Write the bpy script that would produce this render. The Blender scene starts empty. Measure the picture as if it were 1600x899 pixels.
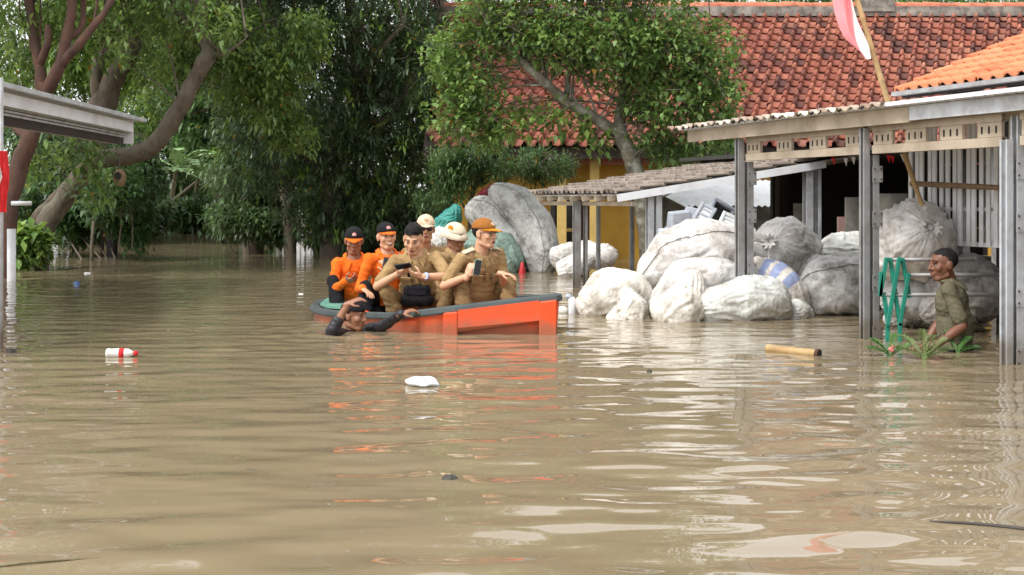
import bpy, bmesh, math, random
import numpy as np
from mathutils import Vector, Matrix, noise as mnoise
PI = math.pi
rnd = random.Random(7)
rng = np.random.default_rng(11)
scene = bpy.context.scene
COL = scene.collection

# ------------------------------------------------------------------ camera
F = 2200.0; CX = 800.0; HY = 312.0; CAMH = 1.1          # focal length in photo pixels, horizon row, eye height over the water
cam_d = bpy.data.cameras.new('camera'); cam = bpy.data.objects.new('camera', cam_d); COL.objects.link(cam)
cam.location = (0, 0, CAMH); cam.rotation_euler = (PI / 2, 0, 0)
cam_d.sensor_width = 36; cam_d.lens = 36 * F / 1600
cam_d.shift_y = -(449.5 - HY) / 1600
cam_d.clip_start = 0.1; cam_d.clip_end = 2000
scene.camera = cam

# ------------------------------------------------------------------ sky, sun, exposure
SUN_EL, SUN_AZ = math.radians(52), math.radians(228)      # azimuth clockwise from +Y (view direction): behind the camera, a little left
world = bpy.data.worlds.new('World'); scene.world = world; world.use_nodes = True
nt = world.node_tree; nt.nodes.clear()
sky = nt.nodes.new('ShaderNodeTexSky'); sky.sky_type = 'NISHITA'; sky.sun_disc = False
sky.sun_elevation = SUN_EL; sky.sun_rotation = SUN_AZ; sky.dust_density = 4.0; sky.air_density = 1.0
hs = nt.nodes.new('ShaderNodeHueSaturation'); hs.inputs['Saturation'].default_value = 0.12
mixw = nt.nodes.new('ShaderNodeMixRGB'); mixw.inputs[0].default_value = 0.35; mixw.inputs[2].default_value = (14.5, 14.6, 14.8, 1)   # even cloud cover
bg = nt.nodes.new('ShaderNodeBackground'); bg.inputs['Strength'].default_value = 0.15
wo = nt.nodes.new('ShaderNodeOutputWorld')
nt.links.new(sky.outputs[0], hs.inputs['Color']); nt.links.new(hs.outputs[0], mixw.inputs[1])
nt.links.new(mixw.outputs[0], bg.inputs[0]); nt.links.new(bg.outputs[0], wo.inputs[0])
sun_d = bpy.data.lights.new('sun', 'SUN'); sun_d.energy = 1.7; sun_d.angle = math.radians(10); sun_d.color = (1, 0.97, 0.92)
sun = bpy.data.objects.new('sun', sun_d); COL.objects.link(sun)
sd = Vector((math.sin(SUN_AZ) * math.cos(SUN_EL), math.cos(SUN_AZ) * math.cos(SUN_EL), math.sin(SUN_EL)))
sun.rotation_euler = sd.to_track_quat('Z', 'Y').to_euler(); sun.location = (0, 0, 40)
scene.view_settings.view_transform = 'Standard'; scene.view_settings.look = 'None'
scene.view_settings.exposure = 0.42; scene.view_settings.gamma = 1.0
scene.render.engine = 'CYCLES'
scene.cycles.use_denoising = True; scene.cycles.max_bounces = 5; scene.cycles.diffuse_bounces = 3
scene.cycles.use_adaptive_sampling = True; scene.cycles.adaptive_threshold = .02
scene.cycles.glossy_bounces = 2; scene.cycles.transmission_bounces = 3; scene.cycles.transparent_max_bounces = 6
scene.cycles.sample_clamp_indirect = 6

# ------------------------------------------------------------------ helpers
def P(x, y, D):
    """photo pixel (x, y) at D metres in front of the camera -> world point"""
    return Vector(((x - CX) / F * D, D, CAMH + (HY - y) / F * D))
def WD(y): return CAMH * F / (y - HY)                       # distance of the water under photo row y
def lin(c):
    return tuple(((v / 255) / 12.92 if v / 255 <= .04045 else ((v / 255 + .055) / 1.055) ** 2.4) for v in c)
ORG = {}
def org(o): return ORG.get(o.name, Vector((0, 0, 0)))
def put(o, **kw):
    for k, v in kw.items():
        if v is not None: o[k] = v
    return o
def thing(name, label, cat, loc, group=None):
    o = bpy.data.objects.new(name, None); COL.objects.link(o); o.location = Vector(loc); o.empty_display_size = .2
    ORG[o.name] = Vector(loc)
    return put(o, label=label, category=cat, group=group)
def link_mesh(name, me, mat, parent=None, loc=None, **kw):
    o = bpy.data.objects.new(name, me); COL.objects.link(o)
    if mat is not None and len(me.materials) == 0: me.materials.append(mat)
    if parent is not None:
        o.parent = parent; ORG[o.name] = org(parent)
    elif loc is not None:
        o.location = loc; ORG[o.name] = Vector(loc)
    return put(o, **kw)
def mesh_np(name, V, Fc, smooth=True):
    me = bpy.data.meshes.new(name)
    V = np.asarray(V, dtype=np.float32); me.vertices.add(len(V)); me.vertices.foreach_set('co', V.ravel())
    if isinstance(Fc, np.ndarray):
        k = Fc.shape[1]; n = len(Fc)
        me.loops.add(n * k); me.loops.foreach_set('vertex_index', Fc.astype(np.int32).ravel())
        me.polygons.add(n); me.polygons.foreach_set('loop_start', np.arange(0, n * k, k, dtype=np.int32))
        if smooth: me.polygons.foreach_set('use_smooth', np.ones(n, dtype=bool))
        me.update(calc_edges=True); me.validate()
    else:
        me.clear_geometry(); me.from_pydata([tuple(map(float, v)) for v in V], [], [tuple(map(int, f)) for f in Fc])
        if smooth: me.polygons.foreach_set('use_smooth', np.ones(len(me.polygons), dtype=bool))
        me.update()
    return me

class MB:
    """collects world-space shapes and links them as ONE mesh object"""
    def __init__(s): s.v = []; s.f = []
    def add(s, V, Fc):
        o = len(s.v); s.v += [Vector(v) for v in V]; s.f += [tuple(i + o for i in f) for f in Fc]; return s
    def box(s, c, size, M=None):
        hx, hy, hz = size[0] / 2, size[1] / 2, size[2] / 2
        V = [Vector((x, y, z)) for x in (-hx, hx) for y in (-hy, hy) for z in (-hz, hz)]
        if M is not None: V = [M @ v for v in V]
        c = Vector(c)
        return s.add([v + c for v in V], [(0, 1, 3, 2), (4, 6, 7, 5), (0, 4, 5, 1), (2, 3, 7, 6), (0, 2, 6, 4), (1, 5, 7, 3)])
    def bar(s, a, b, w, h, up=(0, 0, 1), ext=0):
        """box beam from a to b: w across, h along 'up'"""
        a = Vector(a); b = Vector(b); d = (b - a); L = d.length; d.normalize()
        up = Vector(up); x = d.cross(up)
        if x.length < 1e-4: x = d.cross(Vector((1, 0, 0)))
        x.normalize(); u = x.cross(d).normalized()
        M = Matrix((x, d, u)).transposed()
        return s.box((a + b) / 2, (w, L + 2 * ext, h), M)
    def channel(s, a, b, w, h, t=.004, up=(0, 0, 1), lip=.012):
        """steel C channel from a to b (web faces -x side)"""
        a = Vector(a); b = Vector(b); d = (b - a).normalized(); up = Vector(up)
        x = d.cross(up).normalized(); u = x.cross(d).normalized()
        for (cx, cu, ww, hh) in ((0, 0, t, h), (w / 2, h / 2, w, t), (w / 2, -h / 2, w, t), (w - t, h / 2 - lip / 2 - t / 2 - .001, t * .9, lip), (w - t, -h / 2 + lip / 2 + t / 2 + .001, t * .9, lip)):
            off = x * cx + u * cu
            s.bar(a + off, b + off, ww, hh, up)
        return s
    def tube(s, pts, rad, n=8, cap=True, noise=0, seed=0):
        pts = [Vector(p) for p in pts]; rad = rad if hasattr(rad, '__len__') else [rad] * len(pts)
        o = len(s.v); ref = None
        for i, p in enumerate(pts):
            d = (pts[min(i + 1, len(pts) - 1)] - pts[max(i - 1, 0)]).normalized()
            if ref is None:
                ref = d.orthogonal().normalized()
            ref = (ref - d * ref.dot(d)).normalized(); b = d.cross(ref)
            for k in range(n):
                a = 2 * PI * k / n; q = ref * math.cos(a) + b * math.sin(a)
                r = rad[i]
                if noise: r *= 1 + noise * mnoise.noise((p + q * r) * 6 + Vector((seed, 0, 0)))
                s.v.append(p + q * r)
        for i in range(len(pts) - 1):
            for k in range(n):
                s.f.append((o + i * n + k, o + i * n + (k + 1) % n, o + (i + 1) * n + (k + 1) % n, o + (i + 1) * n + k))
        if cap:
            s.f.append(tuple(o + k for k in reversed(range(n)))); e = o + (len(pts) - 1) * n
            s.f.append(tuple(e + k for k in range(n)))
        return s
    def ell(s, c, r, M=None, nu=14, nv=9):
        c = Vector(c); o = len(s.v)
        r = r if hasattr(r, '__len__') else (r, r, r)
        for j in range(1, nv):
            t = PI * j / nv
            for i in range(nu):
                a = 2 * PI * i / nu
                v = Vector((r[0] * math.sin(t) * math.cos(a), r[1] * math.sin(t) * math.sin(a), r[2] * math.cos(t)))
                s.v.append((M @ v if M is not None else v) + c)
        top = Vector((0, 0, r[2])); bot = -top
        s.v.append((M @ top if M is not None else top) + c); s.v.append((M @ bot if M is not None else bot) + c)
        T = len(s.v) - 2; B = T + 1
        for j in range(nv - 2):
            for i in range(nu):
                s.f.append((o + j * nu + i, o + (j + 1) * nu + i, o + (j + 1) * nu + (i + 1) % nu, o + j * nu + (i + 1) % nu))
        for i in range(nu):
            s.f.append((T, o + i, o + (i + 1) % nu)); e = o + (nv - 2) * nu; s.f.append((B, e + (i + 1) % nu, e + i))
        return s
    def cap(s, a, ra, b, rb, n=12):
        """tapered capsule"""
        a = Vector(a); b = Vector(b); d = b - a; L = d.length
        if L < 1e-5: return s.ell(a, max(ra, rb))
        d /= L
        pts = []; rad = []
        for k in range(1, 5):
            t = PI / 2 * k / 4; pts.append(a - d * ra * math.cos(t)); rad.append(ra * math.sin(t))
        for k in range(4):
            t = PI / 2 * k / 4; pts.append(b + d * rb * math.sin(t)); rad.append(rb * math.cos(t))
        return s.tube(pts, rad, n)
    def plate(s, pts, t, nrm=None):
        """flat polygon with thickness t"""
        pts = [Vector(p) for p in pts]
        if nrm is None: nrm = (pts[1] - pts[0]).cross(pts[2] - pts[0]).normalized()
        nrm = Vector(nrm); n = len(pts)
        V = [p + nrm * t / 2 for p in pts] + [p - nrm * t / 2 for p in pts]
        Fc = [tuple(range(n)), tuple(reversed(range(n, 2 * n)))] + [(i, i + n, (i + 1) % n + n, (i + 1) % n) for i in range(n)]
        return s.add(V, Fc)
    def mesh(s, name, origin=(0, 0, 0), smooth=False):
        me = bpy.data.meshes.new(name); o = Vector(origin)
        me.from_pydata([tuple(v - o) for v in s.v], [], s.f)
        if smooth: me.polygons.foreach_set('use_smooth', [True] * len(me.polygons))
        me.update(); return me
    def build(s, name, mat, parent=None, smooth=False, loc=None, bevel=0, **kw):
        o_ = org(parent) if parent is not None else Vector(loc if loc is not None else (0, 0, 0))
        me = s.mesh(name, o_, smooth)
        bm = bmesh.new(); bm.from_mesh(me); bmesh.ops.recalc_face_normals(bm, faces=bm.faces)
        if bevel:
            bmesh.ops.bevel(bm, geom=[e for e in bm.edges if e.is_manifold and e.calc_face_angle(0) > .6], offset=bevel, segments=1, affect='EDGES', clamp_overlap=True)
        bm.to_mesh(me); bm.free()
        return link_mesh(name, me, mat, parent, None if parent is not None else o_, **kw)

def catmull(pts, vals, m=6):
    pts = [Vector(p) for p in pts]; out = []; ov = []
    for i in range(len(pts) - 1):
        p0, p1, p2, p3 = pts[max(i - 1, 0)], pts[i], pts[i + 1], pts[min(i + 2, len(pts) - 1)]
        for k in range(m):
            t = k / m
            out.append(.5 * ((2 * p1) + (p2 - p0) * t + (2 * p0 - 5 * p1 + 4 * p2 - p3) * t * t + (3 * p1 - p0 - 3 * p2 + p3) * t ** 3))
            ov.append(vals[i] * (1 - t) + vals[i + 1] * t)
    out.append(pts[-1]); ov.append(vals[-1]); return out, ov

# ------------------------------------------------------------------ materials
def new_mat(name):
    m = bpy.data.materials.new(name); m.use_nodes = True; n = m.node_tree
    return m, n, n.nodes['Principled BSDF']
def N(n, t, **kw):
    x = n.nodes.new(t)
    for k, v in kw.items(): setattr(x, k, v)
    return x
def noise_node(n, scale, detail=4, rough=.6, coord='Object', stretch=None):
    tc = N(n, 'ShaderNodeTexCoord'); out = tc.outputs[coord]
    if stretch:
        mp = N(n, 'ShaderNodeMapping'); mp.inputs['Scale'].default_value = stretch; n.links.new(out, mp.inputs[0]); out = mp.outputs[0]
    t = N(n, 'ShaderNodeTexNoise'); t.inputs['Scale'].default_value = scale; t.inputs['Detail'].default_value = detail; t.inputs['Roughness'].default_value = rough
    n.links.new(out, t.inputs['Vector']); return t
def ramp(n, src, stops):
    r = N(n, 'ShaderNodeValToRGB'); e = r.color_ramp.elements
    while len(e) > 2: e.remove(e[-1])
    for i, (p, c) in enumerate(stops):
        el = e[i] if i < 2 else e.new(p)
        el.position = p; el.color = (*c, 1) if len(c) == 3 else c
    n.links.new(src, r.inputs[0]); return r
def mat(name, c1, c2=None, scale=4, rough=.6, bump=0, bscale=None, metal=0, spec=.5, stretch=None, dirt=None, dirt_scale=2.0, dirt_amt=.5, rvar=0, bdist=.01, tide=None):
    """two-tone noise colour, optional dirt layer, bump and a little per-object variation"""
    m, n, b = new_mat(name)
    c2 = c2 or tuple(v * .8 for v in c1)
    t = noise_node(n, scale, 6, .65, stretch=stretch)
    r = ramp(n, t.outputs['Fac'], [(.3, c1), (.7, c2)]); out = r.outputs[0]
    if dirt:
        t2 = noise_node(n, dirt_scale, 8, .7); r2 = ramp(n, t2.outputs['Fac'], [(.45, (0, 0, 0)), (.72, (dirt_amt,) * 3)])
        mx = N(n, 'ShaderNodeMixRGB'); mx.inputs[2].default_value = (*dirt, 1)
        n.links.new(r2.outputs[0], mx.inputs[0]); n.links.new(out, mx.inputs[1]); out = mx.outputs[0]
    if tide is not None:                                    # dried mud left by the flood above the present water line
        geo = N(n, 'ShaderNodeNewGeometry'); sx = N(n, 'ShaderNodeSeparateXYZ'); n.links.new(geo.outputs['Position'], sx.inputs[0])
        tn = noise_node(n, 9, 6, .7); ma_ = N(n, 'ShaderNodeMath', operation='MULTIPLY_ADD'); ma_.inputs[1].default_value = -.22; n.links.new(tn.outputs['Fac'], ma_.inputs[0]); n.links.new(sx.outputs['Z'], ma_.inputs[2])
        mr_ = N(n, 'ShaderNodeMapRange'); mr_.inputs['From Min'].default_value = tide - .16; mr_.inputs['From Max'].default_value = tide - .06; mr_.inputs['To Min'].default_value = .62; mr_.inputs['To Max'].default_value = 0; n.links.new(ma_.outputs[0], mr_.inputs[0])
        mt_ = N(n, 'ShaderNodeMixRGB'); mt_.inputs[2].default_value = (.17, .125, .075, 1); n.links.new(mr_.outputs[0], mt_.inputs[0]); n.links.new(out, mt_.inputs[1]); out = mt_.outputs[0]
    if rvar:
        oi = N(n, 'ShaderNodeObjectInfo'); mr = N(n, 'ShaderNodeMapRange'); mr.inputs['To Min'].default_value = 1 - rvar; mr.inputs['To Max'].default_value = 1 + rvar
        n.links.new(oi.outputs['Random'], mr.inputs[0])
        hv = N(n, 'ShaderNodeHueSaturation'); n.links.new(mr.outputs[0], hv.inputs['Value']); n.links.new(out, hv.inputs['Color']); out = hv.outputs[0]
    n.links.new(out, b.inputs['Base Color'])
    b.inputs['Roughness'].default_value = rough; b.inputs['Metallic'].default_value = metal; b.inputs['Specular IOR Level'].default_value = spec
    if bump:
        tb = noise_node(n, bscale or scale * 3, 6, .7, stretch=stretch)
        bp = N(n, 'ShaderNodeBump'); bp.inputs['Strength'].default_value = bump; bp.inputs['Distance'].default_value = bdist
        n.links.new(tb.outputs['Fac'], bp.inputs['Height']); n.links.new(bp.outputs[0], b.inputs['Normal'])
    return m

MAT = {}
def leaf_mat(name, rough=.42, trans=.38, spec=.5):
    m, n, b = new_mat(name)
    at = N(n, 'ShaderNodeAttribute'); at.attribute_name = 'col'
    b.inputs['Roughness'].default_value = rough; b.inputs['Specular IOR Level'].default_value = spec
    n.links.new(at.outputs['Color'], b.inputs['Base Color'])
    tr = N(n, 'ShaderNodeBsdfTranslucent'); hv = N(n, 'ShaderNodeHueSaturation'); hv.inputs['Hue'].default_value = .48; hv.inputs['Saturation'].default_value = 1.15; hv.inputs['Value'].default_value = 1.3
    n.links.new(at.outputs['Color'], hv.inputs['Color']); n.links.new(hv.outputs[0], tr.inputs[0])
    mx = N(n, 'ShaderNodeMixShader'); mx.inputs[0].default_value = trans
    out = n.nodes['Material Output']
    n.links.new(b.outputs[0], mx.inputs[1]); n.links.new(tr.outputs[0], mx.inputs[2]); n.links.new(mx.outputs[0], out.inputs[0])
    return m
MAT['leaf'] = leaf_mat('leaf')
MAT['leaf_glossy'] = leaf_mat('leaf_glossy', .34, .3, .6)
MAT['bark'] = mat('bark', lin((112, 98, 84)), lin((66, 55, 46)), 7, .9, .6, 26, stretch=(1, 1, .35), dirt=lin((120, 122, 104)), dirt_amt=.6, dirt_scale=3, bdist=.03)
MAT['bark_red'] = mat('bark_red', lin((104, 72, 58)), lin((62, 45, 38)), 6, .9, .6, 24, stretch=(1, 1, .3), dirt=lin((60, 48, 40)), dirt_amt=.8, bdist=.03)
MAT['bark_lichen'] = mat('bark_lichen', lin((120, 112, 96)), lin((84, 78, 64)), 6, .9, .5, 26, dirt=lin((178, 180, 166)), dirt_amt=.9, dirt_scale=7, bdist=.02)
# ------------------------------------------------------------------ ground and water
def ground_mesh():
    xs = np.linspace(-250, 250, 60); ys = np.concatenate([np.linspace(-60, 50, 23), np.linspace(53, 64, 8), np.linspace(70, 420, 20)])
    X, Y = np.meshgrid(xs, ys, indexing='ij')
    s = np.clip((Y - 53.5) / 4, 0, 1); s = s * s * (3 - 2 * s)
    Z = -.9 + s * 1.15 + .12 * np.sin(X * .7) * s + .08 * np.sin(Y * 1.3 + X * .3) * s
    V = np.stack([X, Y, Z], -1).reshape(-1, 3); nx, ny = X.shape
    i = np.arange(nx * ny).reshape(nx, ny)
    Q = np.stack([i[:-1, :-1], i[1:, :-1], i[1:, 1:], i[:-1, 1:]], -1).reshape(-1, 4)
    return mesh_np('ground', V, Q)
MAT['mud'] = mat('mud', lin((104, 88, 66)), lin((74, 70, 48)), .6, .95, .5, 4, dirt=lin((60, 78, 40)), dirt_amt=.7, dirt_scale=.8, bdist=.05)
link_mesh('ground', ground_mesh(), MAT['mud'], kind='structure')

BCTR = (-.65, 12.75)                                      # boat outline at the gunwale: x, y, height over the water
OUTL = [(-1.64, 12.58, .10), (-1.36, 12.28, .108), (-1.1, 12.03, .122), (-.92, 11.78, .148), (-.76, 11.6, .178), (-.62, 11.52, .2), (-.47, 11.49, .22), (-.2, 11.485, .252), (.1, 11.487, .285), (.36, 11.5, .312), (.4, 11.58, .315),
        (.41, 11.75, .305), (.36, 12.1, .27), (.2, 12.6, .235), (-.15, 13.1, .2), (-.6, 13.7, .155), (-1.2, 14.2, .11), (-1.6, 14.42, .10), (-1.82, 14.3, .10), (-1.92, 13.9, .10), (-1.9, 13.3, .10), (-1.79, 12.85, .10)]
def water_mesh():
    def axis(lo, hi, d, out_lo, out_hi, k):
        a = np.arange(lo, hi + d / 2, d)
        g = np.cumsum(d * 1.25 ** np.arange(1, k)); l = lo - g[g < lo - out_lo]; h = hi + g[g < out_hi - hi]
        return np.concatenate([[out_lo], l[::-1], a, h, [out_hi]])
    xs = axis(-8.5, 7.5, .05, -200, 200, 60); ys = axis(3.4, 24, .042, -50, 66, 60)
    X, Y = np.meshgrid(xs, ys, indexing='ij')
    r = np.random.default_rng(5); Z = np.zeros_like(X)
    calm = .75 + .45 * np.sin(X * .31 + 1.3) * np.sin(Y * .23 + .4)
    for k in range(60):
        lam = .15 * (1.15 / .15) ** r.random(); a = r.normal(PI / 2, .6); kk = 2 * PI / lam
        slope = .0072 * (1.0 if lam < .7 else .65)
        ph = r.random() * 6.28; wob = .5 * np.sin(X * r.uniform(.2, .8) + r.random() * 6) + .4 * np.sin(Y * r.uniform(.2, .7) + r.random() * 6)
        Z += slope / kk * np.sin(kk * (X * math.cos(a) + Y * math.sin(a)) + ph + wob)
    fade = np.clip((8.5 - np.abs(X + .5)) / 1.5, 0, 1) * np.clip((24 - Y) / 4, 0, 1) * np.clip((Y - 3.4) / .4, 0, 1)
    Z *= fade * calm
    # ripple rings round what stands or moves in the water
    for (cx, cy, am, lam) in ((-1.28, 11.6, .012, .28), (3.1, 10.35, .008, .24), (-.2, 11.35, .006, .3), (2.2, 13.1, .003, .2), (3.35, 9.35, .003, .2)):
        d = np.hypot(X - cx, Y - cy); Z += fade * am * np.sin(2 * PI * d / lam) * np.exp(-d / .55) * np.clip(d / .15, 0, 1)
    V = np.stack([X, Y, Z], -1).reshape(-1, 3); nx, ny = X.shape
    i = np.arange(nx * ny).reshape(nx, ny)
    Q = np.stack([i[:-1, :-1], i[1:, :-1], i[1:, 1:], i[:-1, 1:]], -1).reshape(-1, 4)
    # the boat's hull keeps the water out: no surface inside it
    px_ = np.array([BCTR[0] + (q[0] - BCTR[0]) * .915 for q in OUTL]); py_ = np.array([BCTR[1] + (q[1] - BCTR[1]) * .915 for q in OUTL])
    C = V[Q].mean(1); ins = np.zeros(len(C), dtype=bool); j = len(px_) - 1
    for k in range(len(px_)):
        c_ = ((py_[k] > C[:, 1]) != (py_[j] > C[:, 1])) & (C[:, 0] < (px_[j] - px_[k]) * (C[:, 1] - py_[k]) / (py_[j] - py_[k] + 1e-12) + px_[k]); ins ^= c_; j = k
    return mesh_np('water', V, Q[~ins])
def water_mat():
    m, n, b = new_mat('muddy_water')
    t = noise_node(n, .35, 4, .6); r = ramp(n, t.outputs['Fac'], [(.3, (.252, .197, .122)), (.7, (.222, .174, .107))])
    n.links.new(r.outputs[0], b.inputs['Base Color'])
    b.inputs['Roughness'].default_value = .012; b.inputs['IOR'].default_value = 1.333; b.inputs['Specular IOR Level'].default_value = .5
    t1 = noise_node(n, 4.5, 0, .5, stretch=(.4, 1.0, 1)); t2 = noise_node(n, 11, 0, .5, stretch=(.4, 1.0, 1)); t3 = noise_node(n, .5, 2, .5)
    pr = ramp(n, t3.outputs['Fac'], [(.38, (.15,) * 3), (.62, (1,) * 3)])
    mm = N(n, 'ShaderNodeMath', operation='MULTIPLY'); n.links.new(t2.outputs['Fac'], mm.inputs[0]); n.links.new(pr.outputs[0], mm.inputs[1])
    m2 = N(n, 'ShaderNodeMath', operation='MULTIPLY_ADD'); m2.inputs[1].default_value = .45; n.links.new(mm.outputs[0], m2.inputs[0]); n.links.new(t1.outputs['Fac'], m2.inputs[2])
    bp = N(n, 'ShaderNodeBump'); bp.inputs['Strength'].default_value = 1.0; bp.inputs['Distance'].default_value = .012
    n.links.new(m2.outputs[0], bp.inputs['Height']); n.links.new(bp.outputs[0], b.inputs['Normal'])
    return m
MAT['water'] = water_mat()
link_mesh('flood_water', water_mesh(), MAT['water'], kind='structure')

# ------------------------------------------------------------------ clay roof tiles
def tile_mesh(name, w, L, hr, lift, thick=.014):
    """one S-shaped tile: roll on one side, shallow pan on the other; x across, y up the slope, z out of the roof"""
    prof = []
    for k in range(6):
        a = PI * k / 5; prof.append((.22 * w - .195 * w * math.cos(a), hr * math.sin(a) + .004))
    for (u, z) in ((.6, -.006), (.78, -.008), (.93, .0), (1.03, .012)): prof.append((u * w, z))
    V = []; n = len(prof)
    for (u, z) in prof: V.append((u, 0, z + lift))
    for (u, z) in prof: V.append((.02 * w + u * .96, L, z))
    for (u, z) in prof: V.append((u, .004, z + lift - thick * (1.6 if z > .02 else 1.2)))
    Fq = [(i, i + 1, n + i + 1, n + i) for i in range(n - 1)] + [(i + 1, i, 2 * n + i, 2 * n + i + 1) for i in range(n - 1)]
    return np.array(V, dtype=np.float32), np.array(Fq)
def tile_mat(name, stops, rough=.8, stain=None, amt=.7):
    m, n, b = new_mat(name)
    oi = N(n, 'ShaderNodeObjectInfo'); at = N(n, 'ShaderNodeAttribute'); at.attribute_name = 'trand'
    ad = N(n, 'ShaderNodeMath', operation='ADD'); fr = N(n, 'ShaderNodeMath', operation='FRACT')
    n.links.new(oi.outputs['Random'], ad.inputs[0]); n.links.new(at.outputs['Fac'], ad.inputs[1]); n.links.new(ad.outputs[0], fr.inputs[0])
    r = ramp(n, fr.outputs[0], stops); out = r.outputs[0]
    geo = N(n, 'ShaderNodeNewGeometry')
    t = N(n, 'ShaderNodeTexNoise'); t.inputs['Scale'].default_value = 5; t.inputs['Detail'].default_value = 8; t.inputs['Roughness'].default_value = .7
    n.links.new(geo.outputs['Position'], t.inputs['Vector'])
    r2 = ramp(n, t.outputs['Fac'], [(.42, (0, 0, 0)), (.68, (amt,) * 3)])
    mx = N(n, 'ShaderNodeMixRGB'); mx.inputs[2].default_value = (*(stain or (.05, .03, .026)), 1)
    n.links.new(r2.outputs[0], mx.inputs[0]); n.links.new(out, mx.inputs[1]); n.links.new(mx.outputs[0], b.inputs['Base Color'])
    b.inputs['Roughness'].default_value = rough; b.inputs['Specular IOR Level'].default_value = .3
    bp = N(n, 'ShaderNodeBump'); bp.inputs['Strength'].default_value = .4; bp.inputs['Distance'].default_value = .008
    n.links.new(t.outputs['Fac'], bp.inputs['Height']); n.links.new(bp.outputs[0], b.inputs['Normal'])
    return m
MAT['tile_red'] = tile_mat('tile_red', [(0, lin((138, 80, 66))), (.25, lin((158, 94, 76))), (.5, lin((174, 110, 90))), (.72, lin((116, 70, 62))), (.88, lin((98, 66, 60))), (1, lin((184, 124, 102)))], amt=.5)
MAT['tile_orange'] = tile_mat('tile_orange', [(0, lin((212, 132, 94))), (.5, lin((218, 142, 104))), (1, lin((202, 120, 84)))], amt=.18, stain=lin((160, 80, 50)))
MAT['tile_ridge'] = tile_mat('tile_ridge', [(0, lin((196, 118, 90))), (.5, lin((206, 130, 102))), (1, lin((170, 98, 76)))], amt=.6, stain=lin((96, 66, 56)))
MAT['tile_grey'] = tile_mat('tile_grey', [(0, lin((134, 122, 112))), (.5, lin((154, 142, 131))), (1, lin((112, 101, 92)))], amt=.6, stain=(.06, .05, .045))
MAT['tile_white'] = tile_mat('tile_white', [(0, lin((206, 196, 180))), (.35, lin((228, 222, 212))), (.5, lin((176, 152, 134))), (.75, lin((190, 178, 162))), (1, lin((150, 122, 104)))], amt=.4, stain=(.2, .15, .12))

def lay_tiles(part, O, a, b, nrm, w, e, tmesh, tmat, cols, rows, skew=0, most=300, pick=None, name='roof_tile', jit=.006, keep=None):
    """lays tiles on a roof plane; the 'most' biggest in view as parts of their own, the rest as one joined part"""
    V, Fq = tmesh; O = Vector(O); a = Vector(a); b = Vector(b); nrm = Vector(nrm)
    sk = math.atan2(skew, e); r_ = random.Random(3)
    items = []
    for r in range(rows):
        for c in range(cols):
            p = O + a * (c * w + skew * r) + b * (r * e)
            if keep and not keep(p): continue
            ang = -sk + r_.gauss(0, .012)
            x = a * math.cos(ang) + b * math.sin(ang); y = -a * math.sin(ang) + b * math.cos(ang)
            p = p + a * r_.gauss(0, jit * .7) + b * r_.gauss(0, jit) + nrm * abs(r_.gauss(0, jit * .6))
            n2 = (nrm + x * r_.gauss(0, .02)).normalized(); x = y.cross(n2).normalized()
            items.append((pick(p) if pick else 0, p, Matrix((x, y, n2)).transposed()))
    items.sort(key=lambda t: -t[0])
    me = mesh_np(name, V, Fq, smooth=False); me.materials.append(tmat)
    o_ = org(part)
    for (_, p, M) in items[:most]:
        o = bpy.data.objects.new(name, me); COL.objects.link(o); o.parent = part
        M4 = M.to_4x4(); M4.translation = p - o_; o.matrix_local = M4
    rest = items[most:]
    if rest:
        Vs = np.concatenate([V @ np.array(M.transposed()) + np.array(p - o_) for (_, p, M) in rest])
        n = len(V); Fs = np.concatenate([Fq + k * n for k in range(len(rest))])
        m2 = mesh_np(name + '_field', Vs, Fs, smooth=False)
        at = m2.attributes.new('trand', 'FLOAT', 'POINT'); at.data.foreach_set('value', np.repeat(rng.random(len(rest)), n).astype(np.float32))
        link_mesh(name + '_field', m2, tmat, part, kind='stuff')

# ------------------------------------------------------------------ yellow house
MAT['yellow'] = mat('yellow_plaster', lin((212, 168, 70)), lin((196, 150, 58)), 1.2, .85, .2, 30, dirt=lin((150, 120, 70)), dirt_amt=.5)
MAT['yellow_pale'] = mat('yellow_pale', lin((222, 192, 118)), lin((206, 172, 98)), 1.5, .85, .2, 30, dirt=lin((160, 130, 90)), dirt_amt=.5)
MAT['maroon'] = mat('maroon_wood', lin((92, 48, 36)), lin((70, 36, 28)), 3, .6, .2, 20, stretch=(8, 8, 1))
MAT['darkwood'] = mat('dark_wood', lin((58, 44, 38)), lin((40, 32, 28)), 3, .8, .3, 20)
MAT['pinkbeam'] = mat('red_painted_beam', lin((176, 108, 88)), lin((158, 92, 74)), 2, .8, .2, 20)
MAT['glass'] = mat('dark_glass', (.02, .022, .025), (.03, .03, .03), 2, .08, 0)
MAT['mortar'] = mat('stained_mortar', lin((168, 160, 150)), lin((104, 98, 92)), 5, .95, .5, 20, dirt=(.03, .03, .03), dirt_amt=.9, dirt_scale=4)
MAT['deck'] = mat('roof_deck', (.03, .022, .018), (.02, .016, .014), 2, .95)  # near-black slab added beneath the tiles to block light
MAT['wall_grey'] = mat('grey_concrete', lin((150, 146, 136)), lin((100, 98, 90)), 2.5, .95, .4, 20, dirt=(.03, .03, .028), dirt_amt=.8, dirt_scale=3)
MAT['wall_white'] = mat('white_plaster', lin((214, 212, 206)), lin((196, 192, 184)), 2, .9, .2, 25, dirt=lin((130, 125, 110)), dirt_amt=.4)

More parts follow.
